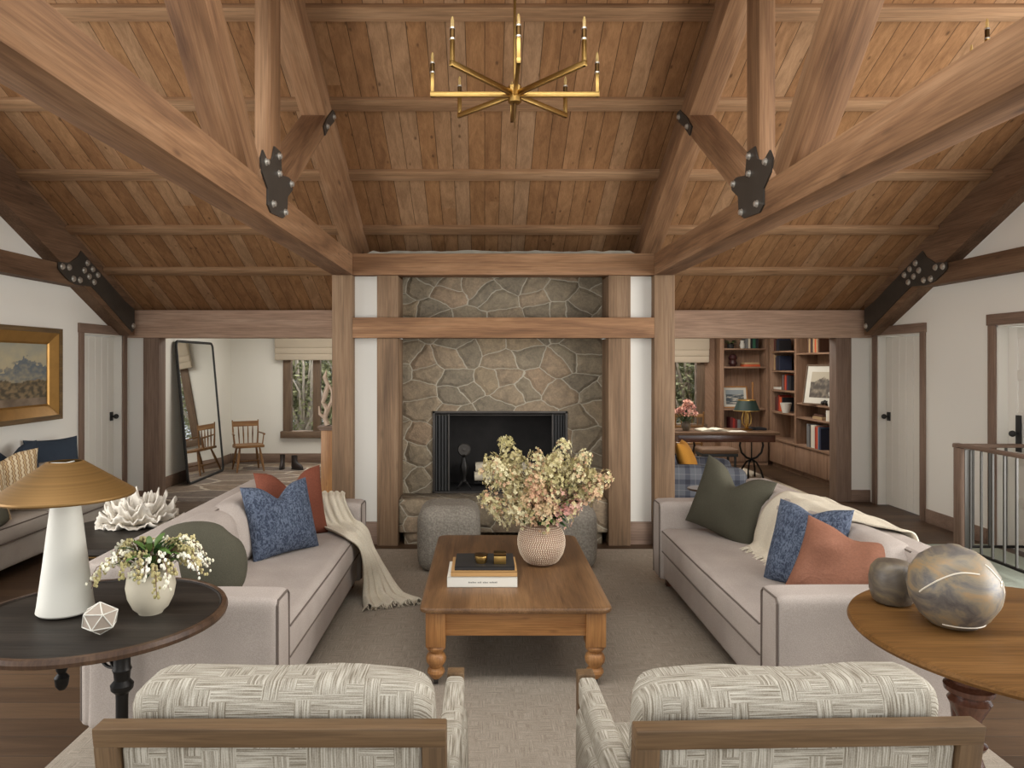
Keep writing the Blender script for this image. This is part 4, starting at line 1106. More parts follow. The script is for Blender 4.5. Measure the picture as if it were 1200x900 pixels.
b = B(); b.lathe([(.0, 0), (.05, 0), (.07, .01), (.082, .05), (.084, .10), (.076, .14), (.06, .16), (.03, .166), (0, .167)], 10)
link('body', b, M['smoky_dark'], r, angle=60)

# ---- low black table behind the left sofa with coral
r = thing('low_table', 'low round dark table behind the left sofa', 'table', (-2.36, 4.95, 0))
b = B(); b.lathe([(0, .47), (.54, .47), (.55, .48), (.55, .5), (.54, .51), (0, .51)], 64, grain='x'); link('tabletop', b, M['dark_top'], r)
b = B(); b.lathe([(.535, .455), (.556, .465), (.556, .472), (.535, .475)], 64); link('rim', b, M['brass_dark'], r)
b = B(); b.lathe([(.3, .01), (.3, .03), (.08, .06), (.06, .3), (.1, .47)], 32); link('pedestal', b, M['black'], r)
cl = thing('coral', 'large white ruffled coral piece on the low dark table', 'coral', (-2.42, 5.08, .511), .25)
rd = random.Random(9)
b = B()
for L_, (rad, tilt, base, nr, amp) in enumerate(((1.0, .03, .0, 11, .02), (.9, .07, .012, 10, .028), (.76, .11, .02, 9, .032), (.6, .14, .03, 8, .034), (.42, .15, .04, 7, .034), (.25, .15, .05, 5, .034))):
    nrad, na = 12, 110; co = []; fs = []
    ph = rd.uniform(0, 6)
    for i in range(nrad + 1):
        t = i / nrad
        for k in range(na):
            a = 2 * pi * k / na
            e = mnoise.noise(Vector((cos(a) * 2.5, sin(a) * 2.5, L_ * 3.3))); e2 = mnoise.noise(Vector((cos(a) * 8, sin(a) * 8, L_ * 1.3)))
            rr = t * rad * (1 + .16 * e + .12 * e2)
            z = base + tilt * t ** 2.2 * (1 + .5 * e) + amp * t ** 3 * sin(nr * a + ph + 2 * e) + .35 * amp * t ** 4 * sin(nr * 3.3 * a)
            z += .012 * mnoise.noise(Vector((rr * 14 * cos(a), rr * 14 * sin(a), L_)))
            co.append((rr * .29 * cos(a), rr * .19 * sin(a), max(0.004, z)))
    for i in range(nrad):
        for k in range(na): fs.append((i * na + k, i * na + (k + 1) % na, (i + 1) * na + (k + 1) % na, (i + 1) * na + k))
    b.raw(co, fs)
o = link('coral_mass', b, M['coral'], cl, angle=80, weld=False); solidify(o, .009)

# ---- chandeliers
def chandelier(label, x, y, z, rot=0.0):
    r = thing('chandelier', label, 'chandelier', (x, y, z), rot)
    b = B(); b.cyl((0, 0, .05), (0, 0, roof(y) - z - .05), .008); b.lathe([(.0, 0), (.06, 0), (.06, .02), (0, .03)], 20, (0, 0, roof(y) - z - .08)); link('stem', b, M['brass'], r)
    b = B(); b.lathe([(.03, -.05), (.038, -.045), (.038, .045), (.03, .05)], 8); link('hub', b, M['brass'], r)
    b = B(); b.tube([(0, 0, -.03), (0, 0, -.09), (0, 0, -.19)], [.012, .009, .0015], 8); link('finial', b, M['brass_dark'], r)
    for k, (ex, ey) in enumerate(((.46, 0), (-.46, 0), (.33, -.42), (-.33, -.42), (0, -.45), (.32, .34), (-.32, .34), (0, .42))):
        d = Vector((ex, ey, 0)); b = B(); u = d.normalized()
        b.beam(u * .02, d + u * .012, .02, .028, .001); b.beam((ex, ey, -.014), (ex, ey, .13), .018, .018, .001, up=u)
        a = link('arm', b, M['brass'], r)
        b = B(); b.cyl((ex, ey, .12), (ex, ey, .175), .012, .012, 12); link('sleeve', b, M['brass_dark'], a)
        b = B(); b.tube([(ex, ey, .172), (ex, ey, .18)], .0135, 12); link('collar', b, M['bolt'], a)
        b = B(); b.tube([(ex, ey, .118), (ex, ey, .126)], .0145, 12); link('collar', b, M['bolt'], a)
        b = B(); b.tube([(ex, ey, .18), (ex, ey, .215), (ex, ey, .235)], [.009, .0085, .004], 10); link('candle_bulb', b, M['glassb'], a)
    return r
chandelier('brass eight armed chandelier hanging between the two roof trusses', .168, 4.05, 3.147)
chandelier('second brass chandelier mostly outside the frame at the upper right corner', 3.30, 4.10, 3.36)

# ---- painting on the left wall
pt = thing('framed_painting', 'mountain landscape painting in a wide gold frame on the left wall', 'painting', (XL, 6.5, 1.54))
y0, y1, z0, z1 = -.62, .62, -.44, .44
def frame_mitre(b, y0, y1, z0, z1, w, x0, x1, lip):
    o = [(y0, z0), (y1, z0), (y1, z1), (y0, z1)]; i = [(y0 + w, z0 + w), (y1 - w, z0 + w), (y1 - w, z1 - w), (y0 + w, z1 - w)]
    co = [(x0, *p) for p in o] + [(x1, *p) for p in o] + [(lip, *p) for p in i] + [(x0, *p) for p in i]; fs = []
    for k in range(4):
        n = (k + 1) % 4; fs += [(k, n, n + 4, k + 4), (k + 4, n + 4, n + 8, k + 8), (k + 8, n + 8, n + 12, k + 12)]
    b.raw(co, fs, 'y')
b = B(); frame_mitre(b, y0, y1, z0, z1, .045, 0, .09, .085); link('outer_moulding', b, wood('dark_gilt', rgb(70, 52, 32), rgb(98, 76, 46), rgb(122, 96, 56), .45, False), pt, smooth=False)
gold = plain('gilt_cove', rgb(160, 120, 62), .4, .6, var=.15)
b = B(); frame_mitre(b, y0 + .042, y1 - .042, z0 + .042, z1 - .042, .10, 0, .08, .035); link('gilt_cove', b, gold, pt, smooth=False)
b = B(); frame_mitre(b, y0 + .14, y1 - .14, z0 + .14, z1 - .14, .014, 0, .042, .03); link('inner_bead', b, gold, pt, smooth=False)
def painted(name, parent, mk, axis, a0, a1, c0, c1, pos, nx=90, nz=60):
    """a small painted canvas: colours per cell, the picture's own pigment"""
    me = bpy.data.meshes.new(name); vs = []; fs = []; cols = []
    for j in range(nz + 1):
        for i in range(nx + 1):
            a = a0 + (a1 - a0) * i / nx; c = c0 + (c1 - c0) * j / nz
            vs.append((pos, a, c) if axis == 'x' else (a, pos, c)); cols.append(mk(i / nx, j / nz))
    for j in range(nz):
        for i in range(nx):
            q = j * (nx + 1) + i; fs.append((q, q + 1, q + nx + 2, q + nx + 1))
    me.from_pydata(vs, [], fs); at = me.color_attributes.new('pigment', 'FLOAT_COLOR', 'POINT')
    for k, c in enumerate(cols): at.data[k].color = (lin(c[0]), lin(c[1]), lin(c[2]), 1)
    N = NT(name + '_paint'); N.set(.55); at_ = N.n('ShaderNodeAttribute', attribute_name='pigment'); N.base(at_.outputs['Color']); me.materials.append(N.m)
    o = bpy.data.objects.new(name, me); COL.objects.link(o); o.parent = parent; return o
def mixc(a, c, t): t = max(0, min(1, t)); return tuple(x + (y - x) * t for x, y in zip(a, c))
def landscape(u, v):
    n = mnoise.fractal(Vector((u * 5, v * 5, .3)), 1, 2, 4); n2 = mnoise.fractal(Vector((u * 14, v * 18, 2)), 1, 2, 4)
    sky = mixc((205, 180, 130), (150, 148, 132), v * 1.2 - .2 + n * .3)
    ridge = .58 + .20 * max(0, 1 - abs(u - .62) * 4.5) + .1 * max(0, 1 - abs(u - .86) * 4) + .08 * n2
    if v > ridge: return sky
    if v > .40 + .05 * n: return mixc((92, 100, 106), (150, 140, 116), (ridge - v) * 2.2 + n2 * .6 + (.35 if u < .5 else 0))
    if v > .12: return mixc((128, 108, 78), (66, 58, 42), .5 + n2 * 1.4)
    return mixc((130, 112, 92), (96, 80, 64), .5 + n)
painted('canvas', pt, landscape, 'x', y0 + .15, y1 - .15, z0 + .15, z1 - .15, .022)
# mirror image orientation: painting sits slightly proud of the wall

# ---- stair railing
rl = thing('stair_railing', 'stair railing with wooden handrail and black metal balusters at the right', 'railing', (4.0, 6.13, 0))
b = B(); b.box(-.008, .028, -.045, .05, 0, .93, .004, 'z'); link('newel_post', b, M['trim'], rl)
b = B(); b.box(.029, .07, -.045, .03, .02, .92, .002, 'z'); link('steel_stile', b, M['baluster'], rl)
b = B(); b.beam((.02, .06, .95), (.02, -4.2, .945), .06, .03, .006); b.beam((-.02, .02, .945), (.57, .02, .945), .06, .03, .006); link('handrail', b, M['trim'], rl)
b = B(); b.beam((.02, 0, .09), (.02, -4.2, .09), .03, .02); b.beam((0, .02, .09), (.57, .02, .09), .03, .02); link('bottom_rail', b, M['black'], rl)
for k in range(1, 32):
    b = B(); b.box(.012, .028, -.13 * k - .008, -.13 * k + .008, .09, .93, .001, 'z', seg=1); link('baluster', b, M['baluster'], rl)
for k in range(1, 4):
    b = B(); b.box(.14 * k - .008, .14 * k + .008, .012, .028, .09, .93, .001, 'z', seg=1); link('baluster', b, M['baluster'], rl)
# ---- basket by the left door
r = thing('wicker_basket', 'round wicker basket with dark rim on the floor by the left door', 'basket', (-3.92, 7.35, 0))
b = B(); b.lathe([(.0, .0), (.15, 0), (.17, .05), (.185, .3), (.18, .42), (.17, .42), (.17, .3), (.15, .04), (0, .03)], 28, ripple=lambda a, z: 1 + .012 * sin(a * 14 + z * 60)); link('body', b, M['wicker'], r)
b = B(); b.tube([(.182 * cos(2 * pi * k / 28), .182 * sin(2 * pi * k / 28), .425) for k in range(28)], .014, 8, True); link('rim', b, M['wicker'], r)
for s in (-1, 1):
    b = B(); b.tube([(s * .18, -.06, .42), (s * .215, -.04, .44), (s * .22, 0, .45), (s * .215, .04, .44), (s * .18, .06, .42)], .012, 8); link('handle', b, M['wicker'], r)
# ---- entry hall: mirror
mr = thing('floor_mirror', 'tall black framed mirror leaning on the entry hall wall', 'mirror', (-3.98, 10.4, 0))
n0, n1, HT = -.66, .64, 1.92
def mp(y, t): return Vector((-.17 * t / HT - .0, y, t))
rc = .07; pts = []
for (cy, cz, a0) in ((n1 - rc, HT - rc, 0), (n0 + rc, HT - rc, pi / 2), (n0 + rc, rc, pi), (n1 - rc, rc, 1.5 * pi)):
    for k in range(7):
        a = a0 + pi / 2 * k / 6; pts.append(mp(cy + rc * cos(a), cz + rc * sin(a)))
b = B(); b.tube([p + Vector((0, 0, .018)) for p in pts], .02, 8, True); link('frame', b, M['matte_black'], mr)
b = B(); inner = [p + Vector((0, 0, .018)) for p in pts]; n = len(inner)
b.raw([p + Vector((.004, 0, 0)) for p in inner] + [p + Vector((-.006, 0, 0)) for p in inner], [tuple(range(n)), tuple(range(2 * n - 1, n - 1, -1))] + [(i, (i + 1) % n, (i + 1) % n + n, i + n) for i in range(n)])
link('mirror_glass', b, M['mirror'], mr, smooth=False)

# ---- windsor chair
def windsor(label, x, y, rz):
    r = thing('windsor_chair', label, 'chair', (x, y, .003), rz)
    m = M['windsor']
    b = B(); b.prism([(-.23, -.2), (-.25, .05), (-.21, .22), (.21, .22), (.25, .05), (.23, -.2)][::-1], 'z', .40, .44); link('seat', b, m, r, angle=30)
    for (sx, sy) in ((-1, -1), (1, -1), (-1, 1), (1, 1)):
        b = B(); top = Vector((sx * .16, sy * .14, .40)); bot = Vector((sx * .22, sy * .22, 0)); b.tube([bot, bot.lerp(top, .3), bot.lerp(top, .6), top], [.013, .019, .022, .015], 10); link('leg', b, m, r)
    b = B(); b.cyl((-.195, -.18, .16), (-.195, .18, .16), .01); b.cyl((.195, -.18, .16), (.195, .18, .16), .01); b.cyl((-.195, 0, .16), (.195, 0, .16), .01); link('stretcher', b, m, r)
    def bk(x_, z): return Vector((x_, .19 + (z - .44) * .18, z))
    for s in (-1, 1):
        b = B(); b.tube([bk(s * .19, .43), bk(s * .205, .6), bk(s * .215, .84)], [.016, .014, .011], 8); link('back_post', b, m, r)
        b = B(); b.tube([bk(s * .205, .63), Vector((s * .245, .05, .62)), Vector((s * .25, -.1, .615))], [.012, .013, .018], 8); link('armrest', b, m, r)
        b = B(); b.tube([(s * .225, -.06, .43), (s * .245, -.07, .61)], [.012, .009], 8); link('arm_post', b, m, r)
    b = B()
    P = [bk(-.21, .73), bk(.21, .73), bk(.215, .82), bk(-.215, .82)]; o = Vector((0, .02, 0))
    b.raw([p - o * .3 for p in P] + [p + o * .7 for p in P], [(0, 1, 2, 3), (7, 6, 5, 4), (0, 4, 5, 1), (1, 5, 6, 2), (2, 6, 7, 3), (3, 7, 4, 0)]); link('crest_rail', b, m, r)
    for k in range(4):
        t = -.115 + .23 * k / 3; b = B(); b.tube([bk(t * .95, .43), bk(t, .6), bk(t * 1.05, .74)], [.008, .013, .008], 8); link('spindle', b, m, r)
    r.scale = (.9, .9, .9); return r
windsor('brown wooden spindle back armchair beside the leaning mirror', -3.62, 11.1, .5)
# ---- boots
def boot(label, x, y, rz):
    r = thing('ankle_boot', label, 'boot', (x, y, .003), rz, 'pair of dark boots by the entry wall')
    b = B(); co = []; fs = []
    secs = [(.0, .13, .045, -.06), (.03, .135, .048, -.055), (.07, .12, .045, -.04), (.11, .07, .042, .0), (.16, .06, .045, .01), (.24, .062, .05, .012)]
    n = 16
    for (z, ry, rx, cy) in secs:
        for k in range(n): a = 2 * pi * k / n; co.append((rx * cos(a) * (1 - .15 * (sin(a) < 0)), cy + ry * sin(a), z + .02))
    for i in range(len(secs) - 1):
        for k in range(n): fs.append((i * n + k, i * n + (k + 1) % n, (i + 1) * n + (k + 1) % n, (i + 1) * n + k))
    fs.append(tuple(range(n - 1, -1, -1))); b.raw(co, fs); link('upper', b, M['boot'], r, angle=70)
    b = B(); b.lathe([(0, 0), (1, 0), (1, .02), (0, .02)], 16, M=Matrix.Translation((0, -.055, 0)) @ Matrix.Diagonal((.048, .14, 1, 1))); link('sole', b, M['matte_black'], r)
    r.scale = (.85, .85, .82)
boot('left dark boot standing under the entry hall window', -3.15, 11.3, .1); boot('right dark boot standing under the entry hall window, toe turned right', -2.93, 11.2, 1.1)
# ---- pedestal with carving, half hidden behind the post
r = thing('pedestal', 'narrow wooden pedestal half hidden behind the left outer post', 'pedestal', (-1.625, 7.5, 0))
b = B(); b.box(-.055, .07, -.06, .06, 0.02, .98, .004, 'z'); link('shaft', b, M['pine'], r)
b = B(); b.box(-.085, .09, -.09, .09, .975, 1.0, .004); b.box(-.07, .08, -.075, .075, .955, .976, .003); link('cap', b, M['trim'], r)
b = B(); b.box(-.08, .09, -.085, .085, 0, .05, .004); link('plinth', b, M['pine'], r)
r = thing('wood_carving', 'pale twisted driftwood carving on the narrow pedestal', 'sculpture', (-1.625, 7.5, 1.0))
b = B(); b.tube([(0, 0, 0), (-.03, .01, .08), (-.0, 0, .17), (-.05, .01, .24), (-.02, 0, .33), (.0, .01, .42), (-.03, 0, .50), (-.01, 0, .57)], [.03, .026, .03, .022, .028, .022, .024, .006], 10)
b.tube([(-.0, 0, .17), (.04, .02, .25), (.05, 0, .34), (.02, 0, .42)], [.022, .02, .016, .014], 8); b.tube([(-.03, 0, .08), (-.08, .0, .12), (-.09, 0, .2)], [.02, .016, .006], 8)
link('carving', b, M['carved'], r)

# ---- study: bookcases
def bookcase_side():
    X = 4.575; r = thing('bookcase', 'tall built in bookcase along the right wall of the study', 'bookcase', (X, 10.6, 0))
    y0, y1, ym = 9.2 - 10.6, 11.65 - 10.6, 10.67 - 10.6; sh = M['shelf']
    for y in (y0, ym, 11.61 - 10.6):
        b = B(); b.box(-.01, .34, y - .03, y + .03, .45, 2.4, .003, 'z'); link('side_panel', b, sh, r)
    b = B(); b.box(.31, .34, y0, y1, .45, 2.4, 0, 'z'); link('back_panel', b, sh, r)
    b = B(); b.box(-.02, .34, y0 - .03, y1, .43, .46, .004, 'y'); link('counter', b, sh, r)
    b = B(); b.box(.02, .34, y0 - .02, y1, .07, .43); b.box(.05, .34, y0, y1, 0, .07); link('cabinet', b, sh, r)
    n = 5
    for k in range(n):
        a = y0 + (y1 - y0) * k / n; c = y0 + (y1 - y0) * (k + 1) / n
        b = B(); b.box(-.003, .02, a + .004, c - .004, .08, .425, .003, 'z'); link('door', b, sh, r)
    for z in (.89, 1.23, 1.53, 1.83):
        b = B(); pts = [(.31, ym + .03), (-.0, ym + .03)] + [(-.0 + .0 - .05 * sin(pi * t / 8), ym + .03 + (.88) * t / 8) for t in range(1, 8)] + [(0, ym + .88), (.31, ym + .88)]
        b.prism(pts[::-1], 'z', z - .025, z, 'y'); link('shelf', b, sh, r, smooth=False)
    for z in (.86, 1.067, 1.79):
        b = B(); b.box(0, .31, y0 + .03, ym - .03, z - .025, z, .003, 'y'); link('shelf', b, sh, r)
bookcase_side()
r = thing('bookcase', 'tall built in bookcase on the back wall of the study beside the window', 'bookcase', (4.2, 12.0, 0)); sh = M['shelf']
x0, x1 = 3.83 - 4.2, 4.57 - 4.2
for x in (x0, x1):
    b = B(); b.box(x - .03, x + .03, -.3, -.01, .45, 2.4, .003, 'z'); link('side_panel', b, sh, r)
b = B(); b.box(x0, x1, -.02, -.005, .45, 2.4, 0, 'z'); link('back_panel', b, sh, r)
b = B(); b.box(x0 - .03, x1 + .0, -.34, -.01, .43, .46, .003); link('counter', b, sh, r)
b = B(); b.box(x0 - .02, x1, -.3, -.01, .0, .43); link('cabinet', b, sh, r)
for k in range(2):
    b = B(); a = x0 + (x1 - x0) * k / 2; b.box(a + .004, a + (x1 - x0) / 2 - .004, -.32, -.3, .06, .42, .003, 'z'); link('door', b, sh, r)
for z in (.907, 1.585, 1.88):
    b = B(); b.box(x0 + .03, x1 - .03, -.29, -.02, z - .025, z, .003); link('shelf', b, sh, r)
# upright books
def upright(label, group, loc, t, h, d, col, facing, lean=0.0):
    """facing 'x': spine looks to -x, thickness along y; 'y': spine looks to -y"""
    b = B()
    if facing == 'x': b.box(0, d, -t / 2, t / 2, 0, h, .002, seg=1)
    else: b.box(-t / 2, t / 2, 0, d, 0, h, .002, seg=1)
    o = link('book', b, bookmat(col)); o.location = loc
    if lean: o.rotation_euler = (lean, 0, 0) if facing == 'x' else (0, lean, 0)
    return tag(o, label, 'book', group)
CN = {'red': (150, 44, 34), 'orange': (196, 88, 50), 'black': (30, 30, 34), 'navy': (36, 44, 66), 'brown': (84, 56, 42), 'tan': (176, 148, 110), 'cream': (206, 198, 178), 'grey': (112, 112, 112), 'green': (44, 92, 70), 'maroon': (92, 34, 36), 'blue': (84, 110, 130), 'white': (214, 210, 200)}
def row(where, X, ys, z, cols, facing, hmax=.24, start=0.0, d=.19, seed=0):
    rd = random.Random(seed); y = ys
    n = len(cols); 
    for i, c in enumerate(cols):
        t = rd.uniform(.032, .05); h = hmax * rd.uniform(.84, 1)
        pos = ['leftmost', 'second', 'third', 'fourth', 'fifth', 'sixth', 'seventh', 'eighth', 'ninth', 'tenth'][i]
        lab = '%s upright book, %s from the left %s' % (c, pos, where) if i else '%s upright book, leftmost %s' % (c, where)
        if facing == 'x': y -= t + .003; upright(lab, 'books ' + where, (X, y + t / 2, z + .001), t, h, d, CN[c], 'x')
        else: y += t + .003; upright(lab, 'books ' + where, (y - t / 2, X, z + .001), t, h, d, CN[c], 'y')
SX = 4.60
row('on the top curved shelf', SX, 11.54, 1.83, ['maroon', 'brown', 'black', 'navy', 'black'], 'x', .2, seed=1)
row('on the second curved shelf', SX, 11.54, 1.53, ['tan', 'brown', 'navy', 'black', 'navy'], 'x', .24, seed=2)
row('on the third curved shelf', SX, 11.25, 1.23, ['brown', 'grey', 'maroon', 'orange', 'red', 'navy', 'black', 'black'], 'x', .25, seed=3)
row('on the lowest curved shelf', SX, 11.5, .89, ['brown', 'maroon', 'brown', 'red', 'orange', 'orange', 'black'], 'x', .26, seed=4)
row('on the top right shelf', SX, 10.35, 1.79, ['brown', 'tan', 'brown', 'black', 'tan', 'orange', 'tan', 'brown'], 'x', .22, seed=5)
row('on the counter at the right', SX - .03, 10.3, .46, ['grey', 'grey', 'black', 'cream', 'white', 'cream', 'red', 'orange', 'blue', 'navy'], 'x', .33, seed=6)
row('beside the white books', SX, 9.78, .86, ['white', 'cream', 'white', 'white'], 'x', .17, seed=7)
row('on the back counter behind the lamp', 11.75, 3.98, .46, ['maroon', 'red', 'maroon', 'grey'], 'y', .3, seed=8)
row('on the back top shelf', 11.74, 4.22, 1.88, ['grey', 'cream', 'black', 'green', 'black'], 'y', .2, seed=9)
def flatbook(label, x, y, z, w, d, h, c, grp):
    b = B(); b.box(-w / 2, w / 2, -d / 2, d / 2, 0, h, .003); o = link('book', b, bookmat(CN[c])); o.location = (x, y, z + .001); tag(o, label, 'book', grp)
flatbook('orange tan book lying flat on the middle back shelf', 4.33, 11.84, 1.585, .26, .2, .035, 'orange', 'flat books in the study')
flatbook('tan book lying on top of the orange one on the back shelf', 4.33, 11.84, 1.622, .24, .19, .03, 'tan', 'flat books in the study')
flatbook('tan book lying flat left of the white books', 4.72, 10.08, .86, .2, .28, .04, 'tan', 'flat books in the study')
flatbook('brown book lying on the flat tan one beside the white books', 4.72, 10.08, .902, .19, .24, .03, 'brown', 'flat books in the study')
flatbook('white book lying flat at the left of the third curved shelf', 4.70, 11.42, 1.23, .2, .28, .035, 'white', 'flat books in the study')
# objects on shelves
def lathe_thing(name, label, cat, loc, prof, m, seg=20, part='body'):
    r = thing(name, label, cat, loc); b = B(); b.lathe(prof, seg); link(part, b, M[m] if isinstance(m, str) else m, r); return r
lathe_thing('white_pot', 'white tapered pot on the lowest curved shelf in front of books', 'pot', (4.56, 11.0 - .02, .891), [(0, 0), (.05, 0), (.085, .15), (.08, .15), (.05, .01)], 'pot')
lathe_thing('green_canister', 'green and dark round canister on the bookcase counter', 'canister', (4.72, 10.95, .461), [(0, 0), (.04, 0), (.04, .05), (.041, .05), (.041, .14), (.04, .14), (.04, .18), (0, .18)], plain('canister_green', rgb(50, 110, 84), .4))
lathe_thing('dark_vase', 'dark round knobbly vase on the middle back shelf', 'vase', (4.05, 11.84, 1.586), [(0, 0), (.04, 0), (.07, .05), (.05, .1), (.075, .14), (.05, .19), (.03, .2), (0, .2)], plain('oxblood_glaze', rgb(58, 30, 30), .35))
lathe_thing('white_jug', 'small white jug on the top back shelf', 'jug', (4.27 - .08, 11.8, 1.881), [(0, 0), (.03, 0), (.045, .05), (.03, .1), (.035, .13), (.03, .13)], 'pot')
lathe_thing('white_figurine', 'small white vase in front of the framed print on the right shelf', 'vase', (4.6, 9.62, 1.068), [(0, 0), (.04, 0), (.05, .06), (.025, .12), (.04, .18), (.03, .19)], 'pot')
r = thing('trinket', 'dark metal figure lying in front of the framed print', 'ornament', (4.62, 9.85, 1.068)); b = B()
b.sphere((0, .05, .03), .03, 12, 8, (1, 1.6, 1)); b.sphere((0, -.06, .035), .033, 12, 8); b.tube([(0, -.05, .04), (0, .0, .06), (0, .06, .04)], .015, 8); link('body', b, M['black'], r)
pl = thing('leafy_plant', 'small green trailing plant on the top back shelf', 'plant', (4.0, 11.8, 1.881)); b = B(); b.lathe([(0, 0), (.05, 0), (.06, .07), (.05, .07)], 16); link('pot', b, M['matte_black'], pl)
rd = random.Random(4)
for k in range(26):
    a = rd.uniform(0, 2 * pi); b = B(); leafblade(b, Vector((cos(a) * .03, sin(a) * .03, .07 + rd.uniform(0, .05))), Vector((cos(a), sin(a), rd.uniform(0, .8))), rd.uniform(.07, .12), .018, .4); link('leaf', b, M['leaf'] if k % 2 else M['leaf_dark'], pl)
# framed pictures
def pic(label, loc, w, h, rot, art, mat_w=.05, fw=.02, fm='trim_dark'):
    r = thing('framed_picture', label, 'picture', loc); r.rotation_euler = rot
    b = B(); w2 = w / 2
    b.box(-w2, w2, -.012, .012, 0, fw, .002); b.box(-w2, w2, -.012, .012, h - fw, h, .002); b.box(-w2, -w2 + fw, -.012, .012, 0, h, .002, 'z'); b.box(w2 - fw, w2, -.012, .012, 0, h, .002, 'z'); link('frame', b, M[fm], r)
    b = B(); b.box(-w2 + fw * .5, w2 - fw * .5, -.002, .008, fw * .5, h - fw * .5); link('mat_board', b, M['ceramic'], r, smooth=False)
    painted('print', r, art, 'y', -w2 + fw + mat_w, w2 - fw - mat_w, fw + mat_w, h - fw - mat_w, -.004, 30, 24)
def building(u, v):
    n = mnoise.fractal(Vector((u * 6, v * 6, 1)), 1, 2, 3)
    if v > .62 + .18 * max(0, 1 - abs(u - .5) * 3): return (176, 166, 146)
    return mixc((70, 62, 54), (140, 128, 110), .3 + n)
def seascape(u, v):
    n = mnoise.fractal(Vector((u * 3, v * 14, 1)), 1, 2, 3)
    if v > .7: return (150, 158, 160)
    return mixc((70, 80, 86), (196, 190, 176), .3 + n * 1.6)
pic('tilted black and white building print in a wooden frame on the right shelf', (4.66, 9.72, 1.069), .62, .56, (-.0, 0, 0), building, .08)
o = [q for q in COL.objects if q.get('label', '').startswith('tilted black and white')][0]
o.rotation_euler = (radians(-10), 0, radians(-66)); o.location = (4.60, 9.93, 1.069)
pic('small sea view print in a light frame on the back shelf', (4.10, 11.86, .908), .42, .36, (radians(-10), 0, 0), seascape, .04, .022, 'pine')
r = thing('candlestick', 'slender tan candlestick leaning on the back shelf beside the sea view', 'candlestick', (4.36, 11.8, .908)); b = B(); b.lathe([(0, 0), (.03, 0), (.03, .01), (.012, .03), (.012, .3), (.018, .42), (0, .43)], 14); link('shaft', b, M['pine'], r)

# ---- study desk
dk = thing('writing_desk', 'long wooden writing desk with curved black iron legs in the study', 'desk', (3.35, 10.25, 0))
b = B(); b.box(-.75, .68, -.36, .36, .66, .695, .004); link('desktop', b, M['beam_dark'], dk)
b = B(); b.box(-.70, .63, -.32, .32, .56, .66, .004); link('apron', b, M['mahog'], dk)
for x in (-.55, .42):
    b = B()
    for s in (-1, 1):
        b.tube([(x + s * .15, 0, .56), (x + s * .165, 0, .48), (x + s * .14, 0, .38), (x + s * .07, 0, .31), (x, 0, .285)], .015, 8)
        b.tube([(x, 0, .285), (x + s * .05, s * .05, .25), (x + s * .09, s * .12, .14), (x + s * .11, s * .17, .014)], .013, 8)
        b.tube([(x, 0, .285), (x + s * .05, -s * .05, .25), (x + s * .09, -s * .12, .14), (x + s * .11, -s * .17, .014)], .013, 8)
    b.tube([(x, 0, .56), (x, 0, .285)], .011, 8)
    link('leg', b, M['black'], dk)
dz = .696
lp = thing('desk_lamp', 'brass desk lamp with dark green pleated shade', 'lamp', (3.72, 10.3, dz))
b = B(); b.lathe([(0, 0), (.075, 0), (.08, .012), (.03, .025), (.012, .04), (.012, .34)], 20)
for s in (-1, 1):
    b.tube([(s * .01, 0, .04), (s * .06, 0, .09), (s * .065, 0, .17), (s * .05, 0, .24), (s * .01, 0, .27)], .009, 8); b.tube([(0, s * .01, .04), (0, s * .06, .09), (0, s * .065, .17), (0, s * .05, .24), (0, s * .01, .27)], .009, 8)
link('base', b, M['brass'], lp)
b = B(); b.lathe([(.175, .27), (.178, .275), (.12, .42), (.117, .42)], 48, ripple=lambda a, z: 1 + .02 * sin(a * 24)); link('lamp_shade', b, M['green_shade'], lp)
b = B(); b.lathe([(.118, .415), (.123, .417), (.122, .43), (.118, .43)], 32); b.lathe([(.176, .267), (.182, .27), (.18, .28), (.175, .28)], 32); link('shade_trim', b, M['brass'], lp)
fv = thing('flower_vase', 'dark round vase of pink flowers on the study desk', 'vase', (2.83, 10.2, dz)); b = B(); b.lathe([(0, 0), (.04, 0), (.065, .05), (.06, .1), (.035, .14), (.045, .16), (.04, .16)], 20); link('body', b, M['smoky_dark'], fv)
pf = thing('pink_flowers', 'pink roses in the dark vase on the study desk', 'flowers', (2.83, 10.2, dz + .14)); rd = random.Random(6)
for k in range(38):
    a = rd.uniform(0, 2 * pi); q = sqrt(rd.random()); p = Vector((cos(a) * .17 * q + .0, sin(a) * .12 * q, .08 + .14 * (1 - q * q) + rd.uniform(-.03, .05))); b = B()
    for c in range(14):
        e = Vector((rd.gauss(0, 1), rd.gauss(0, 1), rd.gauss(0, 1) + .4)).normalized(); f = e.orthogonal().normalized(); g = e.cross(f); o = p + e * .012
        b.raw([o, o + e * .02 + f * .018, o + e * .032, o + e * .02 - f * .018], [(0, 1, 2, 3)])
    link('blossom', b, M['petal_rose'], pf, smooth=False, weld=False)
    b = B(); b.tube([(0, 0, -.08), p], .003, 5); link('stem', b, M['leaf_dark'], pf)
for k in range(10):
    a = rd.uniform(0, 2 * pi); b = B(); leafblade(b, Vector((0, 0, .03)), Vector((cos(a), sin(a), .5)), .12, .025, .4); link('leaf', b, M['leaf_dark'], pf)
ob = thing('open_book', 'open white book lying on the study desk', 'book', (3.18, 10.15, dz), .1)
b = B()
for s in (-1, 1):
    prof = [(0, .002), (0, .022), (s * .05, .036), (s * .12, .034), (s * .2, .018), (s * .2, .002)]; b.prism(prof, 'y', -.14, .14)
link('pages', b, M['pages'], ob, angle=60)
b = B(); b.box(-.15, .1, -.1, .1, 0, .006); o = link('paper_sheet', b, M['ceramic']); o.location = (3.5, 10.05, dz + .0005); tag(o, 'loose white papers on the desk between open book and lamp', 'papers')
